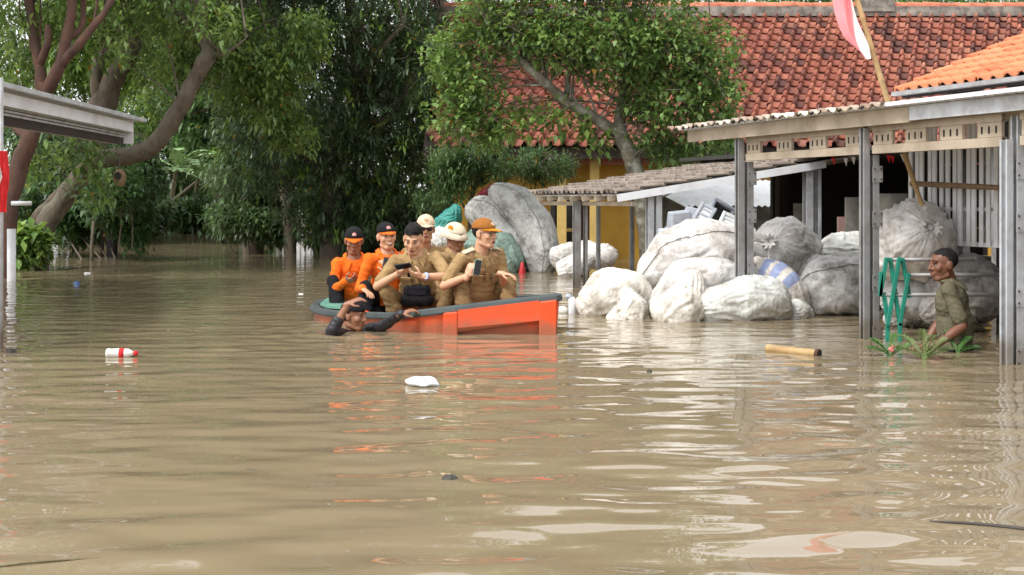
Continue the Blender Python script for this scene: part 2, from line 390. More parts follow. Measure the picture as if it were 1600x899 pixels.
HY0 = 26.4                                                 # front wall of the house
house = thing('yellow_house', 'yellow walled house with a long red clay tile roof behind the trees', 'house', (5.0, HY0 + 3.5, -.9))
EZ, EY = 2.06, 25.4; RZ, RY = 4.98, 29.6                   # eave and ridge
XL, XR = -1.6, 13.2
w_ = MB()
def wall_x(mb, x0, x1, z0, z1, y, holes, t=.16):
    xs = sorted({x0, x1, *[h[0] for h in holes], *[h[1] for h in holes]})
    for i in range(len(xs) - 1):
        a, b = xs[i], xs[i + 1]; z = z0
        for h in sorted([h for h in holes if h[0] <= a + 1e-6 and h[1] >= b - 1e-6], key=lambda h: h[2]):
            if h[2] > z: mb.box(((a + b) / 2, y + t / 2, (z + h[2]) / 2), (b - a, t, h[2] - z))
            z = h[3]
        if z1 > z: mb.box(((a + b) / 2, y + t / 2, (z + z1) / 2), (b - a, t, z1 - z))
hx = lambda px: (px - CX) / F * HY0
win = (hx(858), hx(897), .05, 1.25); door = (hx(903), hx(938), -.9, 1.2); win2 = (hx(1080), hx(1130), .05, 1.25); win3 = (hx(770), hx(812), .05, 1.25)
wall_x(w_, XL + .5, XR - .5, -.9, 2.0, HY0, [win, door, win2, win3])
w_.box((XL + .58, HY0 + 3.2, .8), (.16, 6.08, 3.4)); w_.box((XR - .58, HY0 + 3.2, .8), (.16, 6.08, 3.4)); w_.box(((XL + XR) / 2, HY0 + 6.36, .8), (XR - XL - 1, .16, 3.4))
w_.build('wall', MAT['yellow'], house)
for px in (876, 926, 1150): MB().box((hx(px), HY0 - .55, .5), (.17, .17, 2.8)).build('column', MAT['yellow_pale'], house, bevel=.006)
MB().box(((XL + XR) / 2, HY0 - .55, 1.84), (XR - XL - .6, .14, .2)).build('beam', MAT['pinkbeam'], house)
MB().box(((XL + XR) / 2, EY + .06, EZ - .12), (XR - XL, .04, .2)).build('fascia_board', MAT['darkwood'], house)
for (x0, x1, z0, z1) in (win, win2, win3):
    wf = MB(); y = HY0 + .06
    for xx in (x0, (x0 + x1) / 2, x1): wf.box((xx, y, (z0 + z1) / 2), (.06, .07, z1 - z0 + .06))
    for zz in (z0, z0 + .4 * (z1 - z0), z1): wf.box(((x0 + x1) / 2, y + .004, zz), (x1 - x0, .06, .06))
    wo_ = wf.build('window', MAT['yellow_pale'], house)
    for k in range(2):
        xa = x0 + k * (x1 - x0) / 2
        for (za, zb) in ((z0, z0 + .4 * (z1 - z0)), (z0 + .4 * (z1 - z0), z1)):
            MB().box((xa + (x1 - x0) / 4, y + .03, (za + zb) / 2), ((x1 - x0) / 2 - .05, .008, zb - za - .05)).build('pane', MAT['glass'], wo_)
dr = MB(); dr.box(((door[0] + door[1]) / 2, HY0 + .05, .15), (door[1] - door[0] - .01, .05, 2.09))
do = dr.build('door', MAT['maroon'], house)
for zz in (-.2, .7): MB().box(((door[0] + door[1]) / 2, HY0 + .02, zz), (.24, .03, .62)).build('door_panel', MAT['maroon'], do, bevel=.01)
sl = Vector((0, RY - EY, RZ - EZ)).normalized(); sn = Vector((0, -sl.z, sl.y))
rf = MB(); ra = Vector((0, EY + .06, EZ - .03)); rb_ = Vector((0, RY, RZ - .06)); rc = Vector((0, 2 * RY - EY, EZ - .03))
rf.plate([(XL, ra.y, ra.z), (XR, ra.y, ra.z), (XR, rb_.y, rb_.z), (XL, rb_.y, rb_.z)], .05)
rf.plate([(XL, rc.y, rc.z), (XL, rb_.y + .03, rb_.z), (XR, rb_.y + .03, rb_.z), (XR, rc.y, rc.z)], .05)
for xx in (XL + .58, XR - .58): rf.plate([(xx, EY + .9, 1.98), (xx, 2 * RY - EY - .9, 1.98), (xx, RY, RZ - .2)], .15, (1, 0, 0))
roof = rf.build('roof', MAT['deck'], house)
TW = .232
slopeL = (Vector((0, RY, RZ)) - Vector((0, EY, EZ))).length
def pick_house(p):
    px = CX + F * p.x / p.y
    return -abs(px - 1290) * .6 - p.y * 3 if 1165 < px < 1600 else -1000 - p.y
rows_h = int(slopeL / .268)
lay_tiles(roof, (XL - 1.7, EY, EZ), (1, 0, 0), sl, sn, TW, .268, tile_mesh('roof_tile', TW, .315, .088, .05, .022), MAT['tile_red'], int((XR - XL + 1.7) / TW), rows_h, skew=.085, pick=pick_house,
          keep=lambda p: XL < p.x < XR - .15)
MB().box(((XL + XR) / 2, RY - .03, RZ + .06), (XR - XL, .26, .2)).build('ridge_mortar', MAT['mortar'], roof)
nr = int((XR - XL) / .33)
cr = MB(); prof = [(math.cos(PI * k / 8) * .12, math.sin(PI * k / 8) * .11) for k in range(9)]
V = [(x, y, z) for x, s_ in ((0, 1.06), (.03, 1.06), (.34, .94)) for (y, z) in [(p[0] * s_, p[1] * s_) for p in prof]]
Fq = [(j * 9 + i, j * 9 + i + 1, j * 9 + i + 10, j * 9 + i + 9) for j in range(2) for i in range(8)] + [tuple(range(9)), tuple(reversed(range(18, 27)))]
rme = bpy.data.meshes.new('ridge_tile'); rme.from_pydata(V, [], Fq); rme.materials.append(MAT['tile_ridge']); rme.update()
for k in range(nr):
    if 12 < k and abs((XL + k * .33) - 7.5) < .36: continue
    o = bpy.data.objects.new('ridge_tile', rme); COL.objects.link(o); o.parent = roof
    o.location = Vector((XL + k * .33, RY - .03, RZ + .155 + rnd.gauss(0, .006))) - org(roof); o.rotation_euler = (0, rnd.gauss(0, .015), rnd.gauss(0, .02))
MB().box((7.62, RY - .03, RZ + .2), (.75, .34, .3)).build('ridge_joint', MAT['mortar'], roof)
# ------------------------------------------------------------------ sheds and carport on the right (grid along the lane: t away from the camera, s to the right)
U = Vector((-.306, .952, 0)); W = Vector((.952, .306, 0)); G0 = Vector((3.33, 9.4, 0)); ZUP = Vector((0, 0, 1))
def G(t, s, z=0): return G0 + U * t + W * s + ZUP * z
MAT['steel'] = mat('galvanised_steel', lin((176, 176, 176)), lin((150, 150, 152)), 6, .5, .15, 40, metal=.35, dirt=lin((120, 108, 92)), dirt_amt=.6, dirt_scale=5, tide=.16)
MAT['steel_white'] = mat('pale_steel', lin((206, 210, 214)), lin((184, 188, 194)), 5, .45, .1, 40, metal=.2, dirt=lin((140, 130, 112)), dirt_amt=.5, dirt_scale=5, tide=.16)
MAT['beige'] = mat('beige_painted_steel', lin((186, 172, 152)), lin((166, 152, 132)), 3, .6, .12, 30, dirt=lin((120, 105, 85)), dirt_amt=.5, dirt_scale=3)
MAT['hole'] = mat('slot_shade', (.012, .012, .012), (.02, .018, .016), 3, .9)  # near-black pieces stand in for shade inside holes; nothing is cut
MAT['rust'] = mat('rusty_bolt', lin((96, 80, 70)), lin((60, 50, 46)), 20, .7)
MAT['white_sheet'] = mat('white_sheet_metal', lin((238, 240, 243)), lin((222, 224, 228)), 3, .4, .1, 20, dirt=lin((150, 140, 125)), dirt_amt=.5)
MAT['dark_board'] = mat('shade_boards', (.06, .055, .05), (.035, .033, .03), 4, .9, .3, 20)  # interior gloom is put into the colour of these walls, roof and posts
MAT['dark_post'] = mat('dark_timber', lin((84, 70, 60)), lin((52, 44, 40)), 5, .85, .3, 20, stretch=(1, 1, .2))

cp = thing('carport', 'steel framed carport with pierced beige truss and double channel posts', 'carport', G(1.9, .5, -.9))
def double_post(t, s, ztop, m, par, w=.07, d=.05, gap=.035, z2=None):
    b_ = MB()
    b_.channel(G(t, s, -.9), G(t, s, ztop), d, w, up=U)
    po = b_.build('post', m, par)
    c_ = MB(); c_.channel(G(t, s + d + gap, -.9), G(t, s + d + gap, z2 or ztop), d, w, up=U); c_.build('post', m, par)
    for z in (.05, .45, .95, 1.3):
        if z < (z2 or ztop) - .08:
            MB().box(G(t - w / 2 - .006, s + d + gap / 2, z), (gap + .055, .006, .13), Matrix((W, U, ZUP)).transposed()).build('joint_plate', m, po)
            for dz in (-.04, .04):
                for ds in (-.03, .03):
                    q = G(t - w / 2 - .009, s + d + gap / 2 + ds, z + dz); MB().tube([q + U * .004, q - U * .008], .007, 6).build('bolt', MAT['rust'], po)
    return po
double_post(0, -.01, 1.50, MAT['steel_white'], cp, w=.075, z2=1.66)
double_post(1.755, 0, 1.66, MAT['steel'], cp, z2=1.45)
double_post(3.88, 0, 1.66, MAT['steel'], cp, w=.075, d=.06, z2=1.45)
double_post(-2.2, 0, 1.66, MAT['steel'], cp)
TA, TB = -2.6, 4.9
# fascia boards, chords, spacer blocks
MB().box(G((TA + 1.05) / 2, -.075, 1.735), (.025, 1.05 - TA, .105), Matrix((W, U, ZUP)).transposed()).build('fascia_board', MAT['steel_white'], cp)
MB().box(G((TB + 1.06) / 2, -.072, 1.728), (.025, TB - 1.06, .115), Matrix((W, U, ZUP)).transposed()).build('fascia_board', MAT['beige'], cp)
for (ta, tb) in ((TA, -.09), (.1, 1.69), (1.82, 3.82)):
    top_c = MB().channel(G(ta, .004, 1.655), G(tb, .004, 1.655), .045, .05); top_c.build('top_chord', MAT['beige'], cp)
    MB().channel(G(ta, .004, 1.49), G(tb, .004, 1.49), .045, .062).build('bottom_chord', MAT['beige'], cp)
    n = max(2, int(round((tb - ta) / .6)))
    for k in range(n + 1):
        t = ta + .14 + (tb - ta - .28) * k / n
        blk = MB().box(G(t, .022, 1.5755), (.03, .26, .104), Matrix((W, U, ZUP)).transposed()).build('spacer_block', MAT['beige'], cp, bevel=.003)
        for j in (-1, 0, 1):
            MB().box(G(t + j * .078, .0055, 1.5755), (.004, .016, .05), Matrix((W, U, ZUP)).transposed()).build('shade_slot', MAT['hole'], blk)
# roof: corrugated sheet with a row of tiles along the edge
rs = MB(); nW = 140
pv = []
for k in range(nW + 1):
    t = TA + (5.0 - TA) * k / nW; dz = .012 * math.cos(k * PI)
    pv.append((G(t, -.16, 1.80 + dz), G(t, 1.0, 1.85 + dz)))
o_ = 0; rs.v = [q for p in pv for q in p]; rs.f = [(2 * k, 2 * k + 1, 2 * k + 3, 2 * k + 2) for k in range(nW)]
roofc = rs.build('roof_sheet', MAT['white_sheet'], cp)
MB().bar(G(TA, -.14, 1.812), G(1.35, -.14, 1.812), .05, .03).build('roof_edge', MAT['white_sheet'], cp)
slc = (W * 1.16 + ZUP * .06).normalized()
tc_ = tile_mesh('edge_tile', .155, .3, .015, .008)
lay_tiles(roofc, G(5.12, -.2, 1.806), -U, slc, -slc.cross(-U), .155, .25, tc_, MAT['tile_white'], 25, 2, most=300, name='edge_tile', jit=.01)
for t in np.arange(TA + .2, 4.9, .62): MB().bar(G(float(t), -.05, 1.765), G(float(t), .98, 1.815), .04, .05).build('rafter', MAT['beige'], cp)
MB().bar(G(TA, .95, 1.76), G(4.9, .95, 1.76), .05, .07).build('rear_beam', MAT['beige'], cp)

# grey tiled lean-to
lt = thing('lean_to', 'low lean-to roof of weathered grey tiles on thin steel posts', 'shelter', G(8.5, 1.5, -.9))
T0, T1, S0, S1 = 6.9, 10.1, .06, 3.3; Z0, SLP = 1.15, .158
zz = lambda s: Z0 + (s - S0) * SLP
dk = MB(); dk.plate([G(T0, S0, zz(S0)), G(T0, S1, zz(S1)), G(T1, S1, zz(S1)), G(T1, S0, zz(S0))], .02); dko = dk.build('roof', MAT['wall_white'], lt)
slb = (W + ZUP * SLP).normalized(); nl = (U * -1).cross(slb) * -1
nl = nl if nl.z > 0 else -nl
lay_tiles(dko, G(T1 + .04, S0 - .06, zz(S0) + .012), -U, slb, nl, .152, .285, tile_mesh('roof_tile', .152, .33, .036, .028), MAT['tile_grey'], 21, 11, most=300)
MB().bar(G(T0 - .04, S0 - .1, zz(S0) - .035), G(T0 - .04, 2.62, zz(2.62) - .035), .02, .085).build('fascia_board', MAT['white_sheet'], lt)
for t in np.arange(T0 + .3, T1, .42): MB().bar(G(float(t), S0 - .08, zz(S0) - .045), G(float(t), S1, zz(S1) - .045), .045, .055).build('rafter', MAT['beige'], lt)
MB().bar(G(T0, S0 + .12, zz(S0) - .1), G(T1, S0 + .12, zz(S0) - .1), .05, .05).build('eave_beam', MAT['beige'], lt)
for (t, s, wd, m) in ((8.55, S0 + .12, .085, 'steel'), (10.0, 1.0, .05, 'steel_white'), (10.0, 1.5, .055, 'steel_white'), (7.0, 2.56, .1, 'steel_white')):
    MB().channel(G(t, s - wd / 2, -.9), G(t, s - wd / 2, zz(s) - .085), wd * .9, wd, up=U).build('post', MAT[m], lt)
    if wd > .08: MB().channel(G(t, s + wd / 2 + .006, -.9), G(t, s + wd / 2 + .006, zz(s) - .085), wd * .35, wd, up=U).build('post', MAT[m], lt)
for ds in (-.05, .05): MB().channel(G(7.0, .5 + ds, -.9), G(7.0, .5 + ds, zz(.5) - .07), .07, .08, up=U).build('post', MAT['steel_white'], lt)

# orange tiled roof and its house
oh = thing('orange_roof_house', 'house under a bright orange tiled roof behind the carport', 'house', G(-2, 3.5, -.9))
OT = 2.65; s0, z0, tA = .9, 2.02, math.tan(math.radians(22))
slo = (W + ZUP * tA).normalized(); no = slo.cross(U); no = no if no.z > 0 else -no
ok = MB(); ok.plate([G(OT, s0, z0 - .03), G(-7, s0, z0 - .03), G(-7, 5.2, z0 - .03 + 4.3 * tA), G(OT, 5.2, z0 - .03 + 4.3 * tA)], .04)
oko = ok.build('roof', MAT['deck'], oh)
def pick_o(p):
    px = CX + F * p.x / p.y; py = HY - (p.z - CAMH) / p.y * F
    return -abs(px - 1530) if px < 1640 and py > 20 else -2000 - p.z
lay_tiles(oko, G(OT + .02, s0 - .05, z0), -U, slo, no, .165, .2, tile_mesh('roof_tile', .165, .24, .03, .026), MAT['tile_orange'], 56, 20, most=260, pick=pick_o)
MB().bar(G(OT, s0 - .07, z0 - .01), G(-7, s0 - .07, z0 - .01), .07, .035).build('gutter', MAT['steel'], oh)
ow = MB(); Mg = Matrix((W, U, ZUP)).transposed()
ow.box(G(-2.3, 1.75, .5), (.14, 9.4, 2.8), Mg); ow.box(G(2.35, 3.4, .5), (3.2, .14, 2.8), Mg); ow.box(G(-2.3, 5.1, .9), (.14, 9.4, 3.6), Mg)
ow.build('wall', MAT['dark_board'], oh)  # house wall darkened to read as the dim interior behind the slats
for t in np.arange(-6.5, 2.6, .7): MB().bar(G(float(t), s0, z0 - .09), G(float(t), 2.2, z0 - .09 + 1.3 * tA), .05, .07).build('rafter', MAT['darkwood'], oh)

# picket screen
pf = thing('picket_fence', 'white vertical slat screen hanging under the carport roof', 'fence', G(2.0, 1.0, .7))
k = 0
t = 1.05
while t < 2.72:
    MB().box(G(t, 1.0 + (k % 2) * .012, 1.26), (.014, .05, 1.08), Mg).build('slat', MAT['white_sheet'], pf)
    t += .083 + (.02 if k % 3 == 0 else 0); k += 1
MB().box(G(1.88, 1.025, .735), (.03, 1.75, .035), Mg).build('bottom_rail', MAT['steel_white'], pf)
MB().box(G(1.88, 1.03, 1.74), (.03, 1.75, .04), Mg).build('top_rail', MAT['steel_white'], pf)
MB().box(G(1.88, 1.03, 1.02), (.02, 1.75, .03), Mg).build('middle_rail', MAT['steel_white'], pf)
for t in (1.1, 2.68): MB().box(G(t, 1.045, .4), (.05, .05, 2.6), Mg).build('post', MAT['steel'], pf)

# dark open shed behind the sacks
os_ = thing('open_shed', 'dark open shed with grimy concrete back wall behind the sacks', 'shed', G(6.2, 4.2, -.9))
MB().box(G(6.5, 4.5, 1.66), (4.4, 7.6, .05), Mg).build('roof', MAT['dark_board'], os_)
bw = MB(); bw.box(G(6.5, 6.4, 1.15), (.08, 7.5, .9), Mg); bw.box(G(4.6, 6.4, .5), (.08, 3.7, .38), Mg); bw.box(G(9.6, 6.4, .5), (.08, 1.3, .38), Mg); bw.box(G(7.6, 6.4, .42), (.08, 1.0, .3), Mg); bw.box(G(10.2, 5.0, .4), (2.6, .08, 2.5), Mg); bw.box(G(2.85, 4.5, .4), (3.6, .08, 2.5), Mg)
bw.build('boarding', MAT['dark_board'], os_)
MB().box(G(6.5, 6.45, -.3), (.12, 7.5, 1.2), Mg).build('back_wall', MAT['wall_grey'], os_)
for (t, s, wd, m) in ((9.0, 3.2, .12, 'dark_post'), (7.4, 4.4, .12, 'dark_post'), (6.0, 4.6, .11, 'dark_board'), (5.2, 3.0, .1, 'dark_post'), (4.3, 2.7, .1, 'steel'), (3.6, 2.6, .09, 'steel'), (8.2, 5.4, .1, 'dark_board')):
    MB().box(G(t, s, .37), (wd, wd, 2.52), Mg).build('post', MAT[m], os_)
for (t, z, l) in ((8.0, .62, 2.6), (6.0, 1.12, 7)): MB().box(G(t, 4.9, z), (.06, l, .1), Mg).build('rail', MAT['dark_post'], os_)
for (t, s, z, w2, h2, m) in ((7.0, 5.9, .35, 1.0, .9, 'wall_grey'), (5.3, 5.6, .5, .8, 1.0, 'wall_grey'), (4.7, 3.6, .45, .6, 1.0, 'wall_grey')):
    MB().box(G(t, s, z - .45), (.05, w2, h2 + .9), Mg).build('wall_panel', MAT[m], os_)
for (px, py, D, w2, h2) in ((1258, 350, 17.2, .28, .5), (1338, 345, 16.6, .26, .55), (1395, 345, 15.6, .3, .6)):
    q = P(px, py, D); MB().box(Vector((q.x, q.y, q.z - .5)), (w2, .06, h2 + 1.0)).build('wall_panel', MAT['wall_grey'], os_)
q = P(1314, 345, 16.3); MB().box(Vector((q.x, q.y, .0)), (.075, .08, 1.8)).build('doorpost', mat('faded_pink_paint', lin((150, 118, 112)), lin((124, 98, 94)), 3, .8), os_)

# white corrugated awning far under the lean-to
aw = thing('awning', 'white corrugated metal awning seen under the lean-to roof', 'awning', G(12.5, 3.3, -.9))
am = MB(); pts = []
for k in range(61):
    s = 2.85 + 3.2 * k / 60; dz = .018 * math.cos(k * PI)
    pts.append((G(11.4, s, 1.0 + dz), G(13.4, s, 1.42 + dz)))
am.v = [q for p in pts for q in p]; am.f = [(2 * k, 2 * k + 1, 2 * k + 3, 2 * k + 2) for k in range(60)]
am.build('roof_sheet', MAT['white_sheet'], aw)
for s in (3.0, 5.9): MB().box(G(11.5, s, .02), (.08, .08, 1.9), Mg).build('post', MAT['dark_post'], aw)
MB().box(G(13.4, 5.2, .2), (3.6, .1, 2.3), Mg).build('back_wall', MAT['wall_grey'], aw)

# ------------------------------------------------------------------ shed roof on the left
ls = thing('metal_shed', 'open metal shed roof with white ribbed eave beam', 'shed', (-6.2, 15, -.9))
LD = Vector((-.0395, 1, 0)).normalized(); LX = Vector((1, .0395, 0)).normalized(); C0 = Vector((-4.9, 18, 2.02)); ML = Matrix((LX, LD, ZUP)).transposed()
def Lp(a, b, z): return C0 + LX * a + LD * b + ZUP * z
MB().box(Lp(.03, -4.5, .0), (.05, 9, .12), ML).build('eave_beam', MAT['white_sheet'], ls)
for k in range(6): MB().box(Lp(-.03 - k * .02, -4.5 - .02 * k, -.06 - k * .03), (.035, 9, .022), ML).build('rib', MAT['steel_white'], ls)
MB().box(Lp(-.075, -4.5, -.12), (.02, 9, .2), ML).build('rib_backing', MAT['darkwood'], ls)
MB().box(Lp(-.03, .03, -.06), (.16, .03, .29), ML).build('end_plate', MAT['white_sheet'], ls)
sh = MB(); pts = []
for k in range(121):
    b = -9 + 9.42 * k / 120; dz = .014 * math.cos(k * PI)
    pts.append((Lp(.14, b, .1 + dz), Lp(-3.2, b, .36 + dz)))
sh.v = [q for p in pts for q in p]; sh.f = [(2 * k, 2 * k + 1, 2 * k + 3, 2 * k + 2) for k in range(120)]
sh.build('roof_sheet', MAT['steel_white'], ls)
MB().box(Lp(.14, -4.3, .112), (.012, 9.4, .045), ML).build('drip_edge', MAT['steel_white'], ls)
for b in (-.1, -3, -6, -8.8): MB().box(Lp(-1.7, b, .13), (3.0, .05, .1), ML).build('rafter', MAT['steel'], ls)
MB().tube([P(18, 438, 19) + ZUP * -.95, P(18, 358, 19)], .058, 12).build('post', MAT['white_sheet'], ls, smooth=True)
MB().tube([P(18, 318, 19), P(49, 318, 19)], .03, 10).build('pipe_stub', MAT['white_sheet'], ls, smooth=True)
dp = P(1, 312, 10.4); MB().tube([(dp.x, dp.y, -.95), (dp.x, dp.y, 2.0)], .02, 12).build('pole', MAT['steel'], thing('flag_pole', 'thin grey pole at the left edge holding a red cloth', 'pole', (dp.x, dp.y, -.9)), smooth=True)
# ------------------------------------------------------------------ foliage
def leaf_mesh(name, base, dirs, ln, wd, cols, up=None, droop=.25, fold=.18):
    """one small folded, drooping leaf for each row"""
    n = len(base); d = dirs / (np.linalg.norm(dirs, axis=1, keepdims=True) + 1e-9)
    up = np.tile([0, 0, 1.], (n, 1)) if up is None else up
    s = np.cross(d, up); s /= (np.linalg.norm(s, axis=1, keepdims=True) + 1e-6); nn = np.cross(s, d)
    ln = ln[:, None]; wd = wd[:, None]
    M = base + d * ln * .5 + nn * (ln * droop * .1)
    T = base + d * ln - np.array([0, 0, 1.]) * ln * droop
    Lp_ = base + d * ln * .46 + s * wd * .5 + nn * wd * fold; Rp = base + d * ln * .46 - s * wd * .5 + nn * wd * fold
    V = np.stack([base, Lp_, Rp, M, T], 1).reshape(-1, 3)
    k = (np.arange(n) * 5)[:, None]
    Fc = np.concatenate([k + [0, 2, 3], k + [0, 3, 1], k + [3, 2, 4], k + [3, 4, 1]], 1).reshape(-1, 3)
    me = mesh_np(name, V, Fc, smooth=False)
    at = me.color_attributes.new('col', 'FLOAT_COLOR', 'POINT')
    c = np.concatenate([cols, np.ones((n, 1))], 1); at.data.foreach_set('color', np.repeat(c, 5, axis=0).astype(np.float32).ravel())
    return me
def rosettes(lumps, nclus, per, L, Wd, pal, seed, droop=.3, spread=.55, fresh=.06, fresh_pal=None, shell=2.4, jitter=.05, outw=.7, sizev=.3):
    """leaf rosettes at twig ends spread through a set of lumps [(centre, radii)]; returns arrays"""
    r = np.random.default_rng(seed)
    vol = np.array([l[1][0] * l[1][1] * l[1][2] for l in lumps]) ** .75; vol = vol / vol.sum()
    idx = r.choice(len(lumps), nclus, p=vol)
    C = np.array([tuple(l[0]) for l in lumps])[idx]; R = np.array([tuple(l[1]) for l in lumps])[idx]
    v = r.normal(size=(nclus, 3)); v /= np.linalg.norm(v, axis=1, keepdims=True)
    rad = r.random(nclus) ** (1 / shell); rad *= 1 + .12 * np.sin(v[:, 0] * 7 + idx) * np.sin(v[:, 2] * 6 + idx * 2)
    cc = C + v * R * rad[:, None]
    ax = v * outw + np.array([0, 0, .35]) + r.normal(size=(nclus, 3)) * .35; ax /= np.linalg.norm(ax, axis=1, keepdims=True)
    base = np.repeat(cc, per, 0) + r.normal(size=(nclus * per, 3)) * jitter
    A = np.repeat(ax, per, 0); h_ = np.where(np.abs(A[:, 2:3]) > .9, [[1., 0, 0]], [[0, 0, 1.]])
    e1 = np.cross(A, h_); e1 /= np.linalg.norm(e1, axis=1, keepdims=True); e2 = np.cross(A, e1)
    th = (np.tile(np.arange(per), nclus) * (2 * PI / per) + np.repeat(r.random(nclus) * 6.28, per) + r.normal(size=nclus * per) * .35)[:, None]
    d = A * (spread * r.uniform(-.1, 1.3, (nclus * per, 1))) + (e1 * np.cos(th) + e2 * np.sin(th)) + r.normal(size=(nclus * per, 3)) * .15
    base = base + d * .02
    ln = L * (1 - sizev + 2 * sizev * r.random(nclus * per)); wd = Wd / L * ln * (.8 + .4 * r.random(nclus * per))
    pal = np.array(pal); ci = r.integers(0, len(pal), nclus); ccol = pal[ci] * (.62 + .85 * r.random((nclus, 1)))
    if fresh_pal is not None:
        fm = r.random(nclus) < fresh; ccol[fm] = np.array(fresh_pal)[r.integers(0, len(fresh_pal), fm.sum())]
    col = np.repeat(ccol, per, 0) * (.8 + .4 * r.random((nclus * per, 1)))
    dead = r.random(nclus * per) < .006; col[dead] = [.32, .2, .04]
    return base, d, ln, wd, col, cc
def lump(x, y, rx, ry, D, rz): return (P(x, y, D), (rx / F * D, rz, ry / F * D))
def crown(name, lumps, parent, leafmat, nclus, per, L, Wd, pal, seed, droop=.3, **kw):
    b, d, ln, wd, c, cc = rosettes(lumps, nclus, per, L, Wd, pal, seed, droop=droop, **kw)
    o_ = np.array(tuple(org(parent)))
    return link_mesh(name, leaf_mesh(name, b - o_, d, ln, wd, c, droop=droop), leafmat, parent), cc
def limb(mb, pts, rads, m=6, n=10, noise=.25, seed=0):
    p, r = catmull(pts, rads, m); mb.tube(p, r, n, noise=noise, seed=seed)
def twigs(mb, froms, cc, count, seed, r0=.02, sag=.1):
    """thin branches from limb points out to leaf clusters"""
    r = random.Random(seed)
    for k in range(count):
        t = Vector(cc[r.randrange(len(cc))]); f = min((Vector(q) for q in r.sample(froms, min(4, len(froms)))), key=lambda q: (q - t).length)
        mid = (f + t) / 2 + Vector((r.gauss(0, .12), r.gauss(0, .12), sag + r.gauss(0, .1)))
        p, rr = catmull([f, mid, t], [r0, r0 * .6, r0 * .25], 4); mb.tube(p, rr, 5, cap=False)

MANGO = [(.066, .115, .052), (.082, .135, .06), (.058, .10, .05), (.1, .158, .068)]
MANGO_NEW = [(.17, .29, .05), (.20, .32, .06), (.13, .24, .045)]
MID = [(.135, .22, .07), (.16, .25, .08), (.11, .185, .062), (.19, .28, .09)]
LIGHT = [(.19, .30, .08), (.16, .265, .07), (.22, .33, .085), (.12, .22, .06)]
FARG = [(.085, .145, .062), (.105, .17, .07), (.07, .125, .055)]
def tree(name, label, base, D, trunk_limbs, lumps, leafm, nclus, per, L, Wd, pal, seed, barkm='bark', ntw=60, group=None, **kw):
    t = thing(name, label, 'tree', (base.x, base.y, -.9), group)
    mb = MB(); froms = []
    for k, (pts, rads) in enumerate(trunk_limbs):
        limb(mb, pts, rads, seed=seed + k); froms += [Vector(q) for q in pts[1:]]
    _, cc = crown('crown', lumps, t, leafm, nclus, per, L, Wd, pal, seed, **kw)
    if ntw: twigs(mb, froms, cc, ntw, seed)
    mb.build('trunk', MAT[barkm], t, smooth=True)
    return t
def down(p, z=-.95): return Vector((p.x, p.y, z))

# big mango trees over the lane
Dm = 27.0
b = P(520, 400, Dm)
tree('mango_tree', 'large dark green mango tree with drooping leaves above the boat', b, Dm,
     [([down(b), P(520, 330, Dm), P(535, 230, Dm), P(560, 120, Dm), P(540, -40, Dm)], [.26, .24, .2, .15, .08]),
      ([P(535, 230, Dm), P(600, 190, Dm - .3), P(660, 90, Dm - .3), P(690, 20, Dm)], [.13, .1, .07, .04]),
      ([P(560, 140, Dm), P(585, 90, Dm - 1), P(630, 40, Dm - 1.4)], [.08, .06, .03]),
      ([P(525, 300, Dm), P(480, 240, Dm - .6), P(450, 150, Dm - .8)], [.12, .09, .05])],
     [lump(460, 20, 90, 80, Dm, 1.3), lump(560, 50, 110, 90, Dm - .3, 1.6), lump(650, 100, 80, 100, Dm - .3, 1.4), lump(500, 170, 100, 80, Dm - .4, 1.5), lump(610, 220, 85, 80, Dm - .2, 1.3),
      lump(520, 270, 90, 60, Dm - .2, 1.3), lump(590, 300, 60, 45, Dm, 1.0), lump(680, 215, 60, 40, Dm, .9), lump(430, 250, 60, 60, Dm - .2, 1.0), lump(470, 340, 45, 40, Dm - .4, .8), lump(560, 350, 60, 40, Dm - .4, .9), lump(620, 350, 45, 40, Dm, .8), lump(560, -140, 230, 130, Dm, 2.4), lump(500, -330, 200, 120, Dm + 1, 2.2), lump(680, -250, 150, 130, Dm + 1, 2)],  # highest lumps, out of view, added for water reflections and to block sky
     MAT['leaf_glossy'], 7600, 9, .185, .044, MANGO, 21, droop=.08, spread=.5, fresh=.09, fresh_pal=MANGO_NEW, jitter=.03, ntw=130)
b = P(395, 395, 30)
tree('mango_tree', 'mango tree with long drooping boughs reaching down to the far water', b, 30,
     [([down(b), P(400, 300, 30), P(410, 200, 30), P(420, 80, 30), P(400, -60, 30)], [.24, .22, .18, .13, .07]),
      ([P(410, 220, 30), P(370, 170, 29.6), P(345, 110, 29.5)], [.1, .07, .04])],
     [lump(400, 60, 80, 80, 29.5, 1.4), lump(350, 110, 50, 60, 29, 1.0), lump(400, 180, 75, 70, 29.3, 1.3), lump(385, 270, 70, 55, 29.5, 1.2), lump(410, 320, 60, 40, 29.8, 1.0), lump(460, 310, 45, 40, 29.8, .9), lump(380, -110, 160, 110, 30, 2.2), lump(330, -290, 190, 110, 31, 2.2)],  # upper lumps beyond the view, added for reflections and to cover the sky
     MAT['leaf_glossy'], 5000, 9, .195, .046, [(.082, .14, .058), (.1, .165, .066), (.072, .125, .055), (.125, .19, .075)], 22, droop=.1, spread=.5, fresh=.05, fresh_pal=MANGO_NEW, jitter=.03, ntw=90)
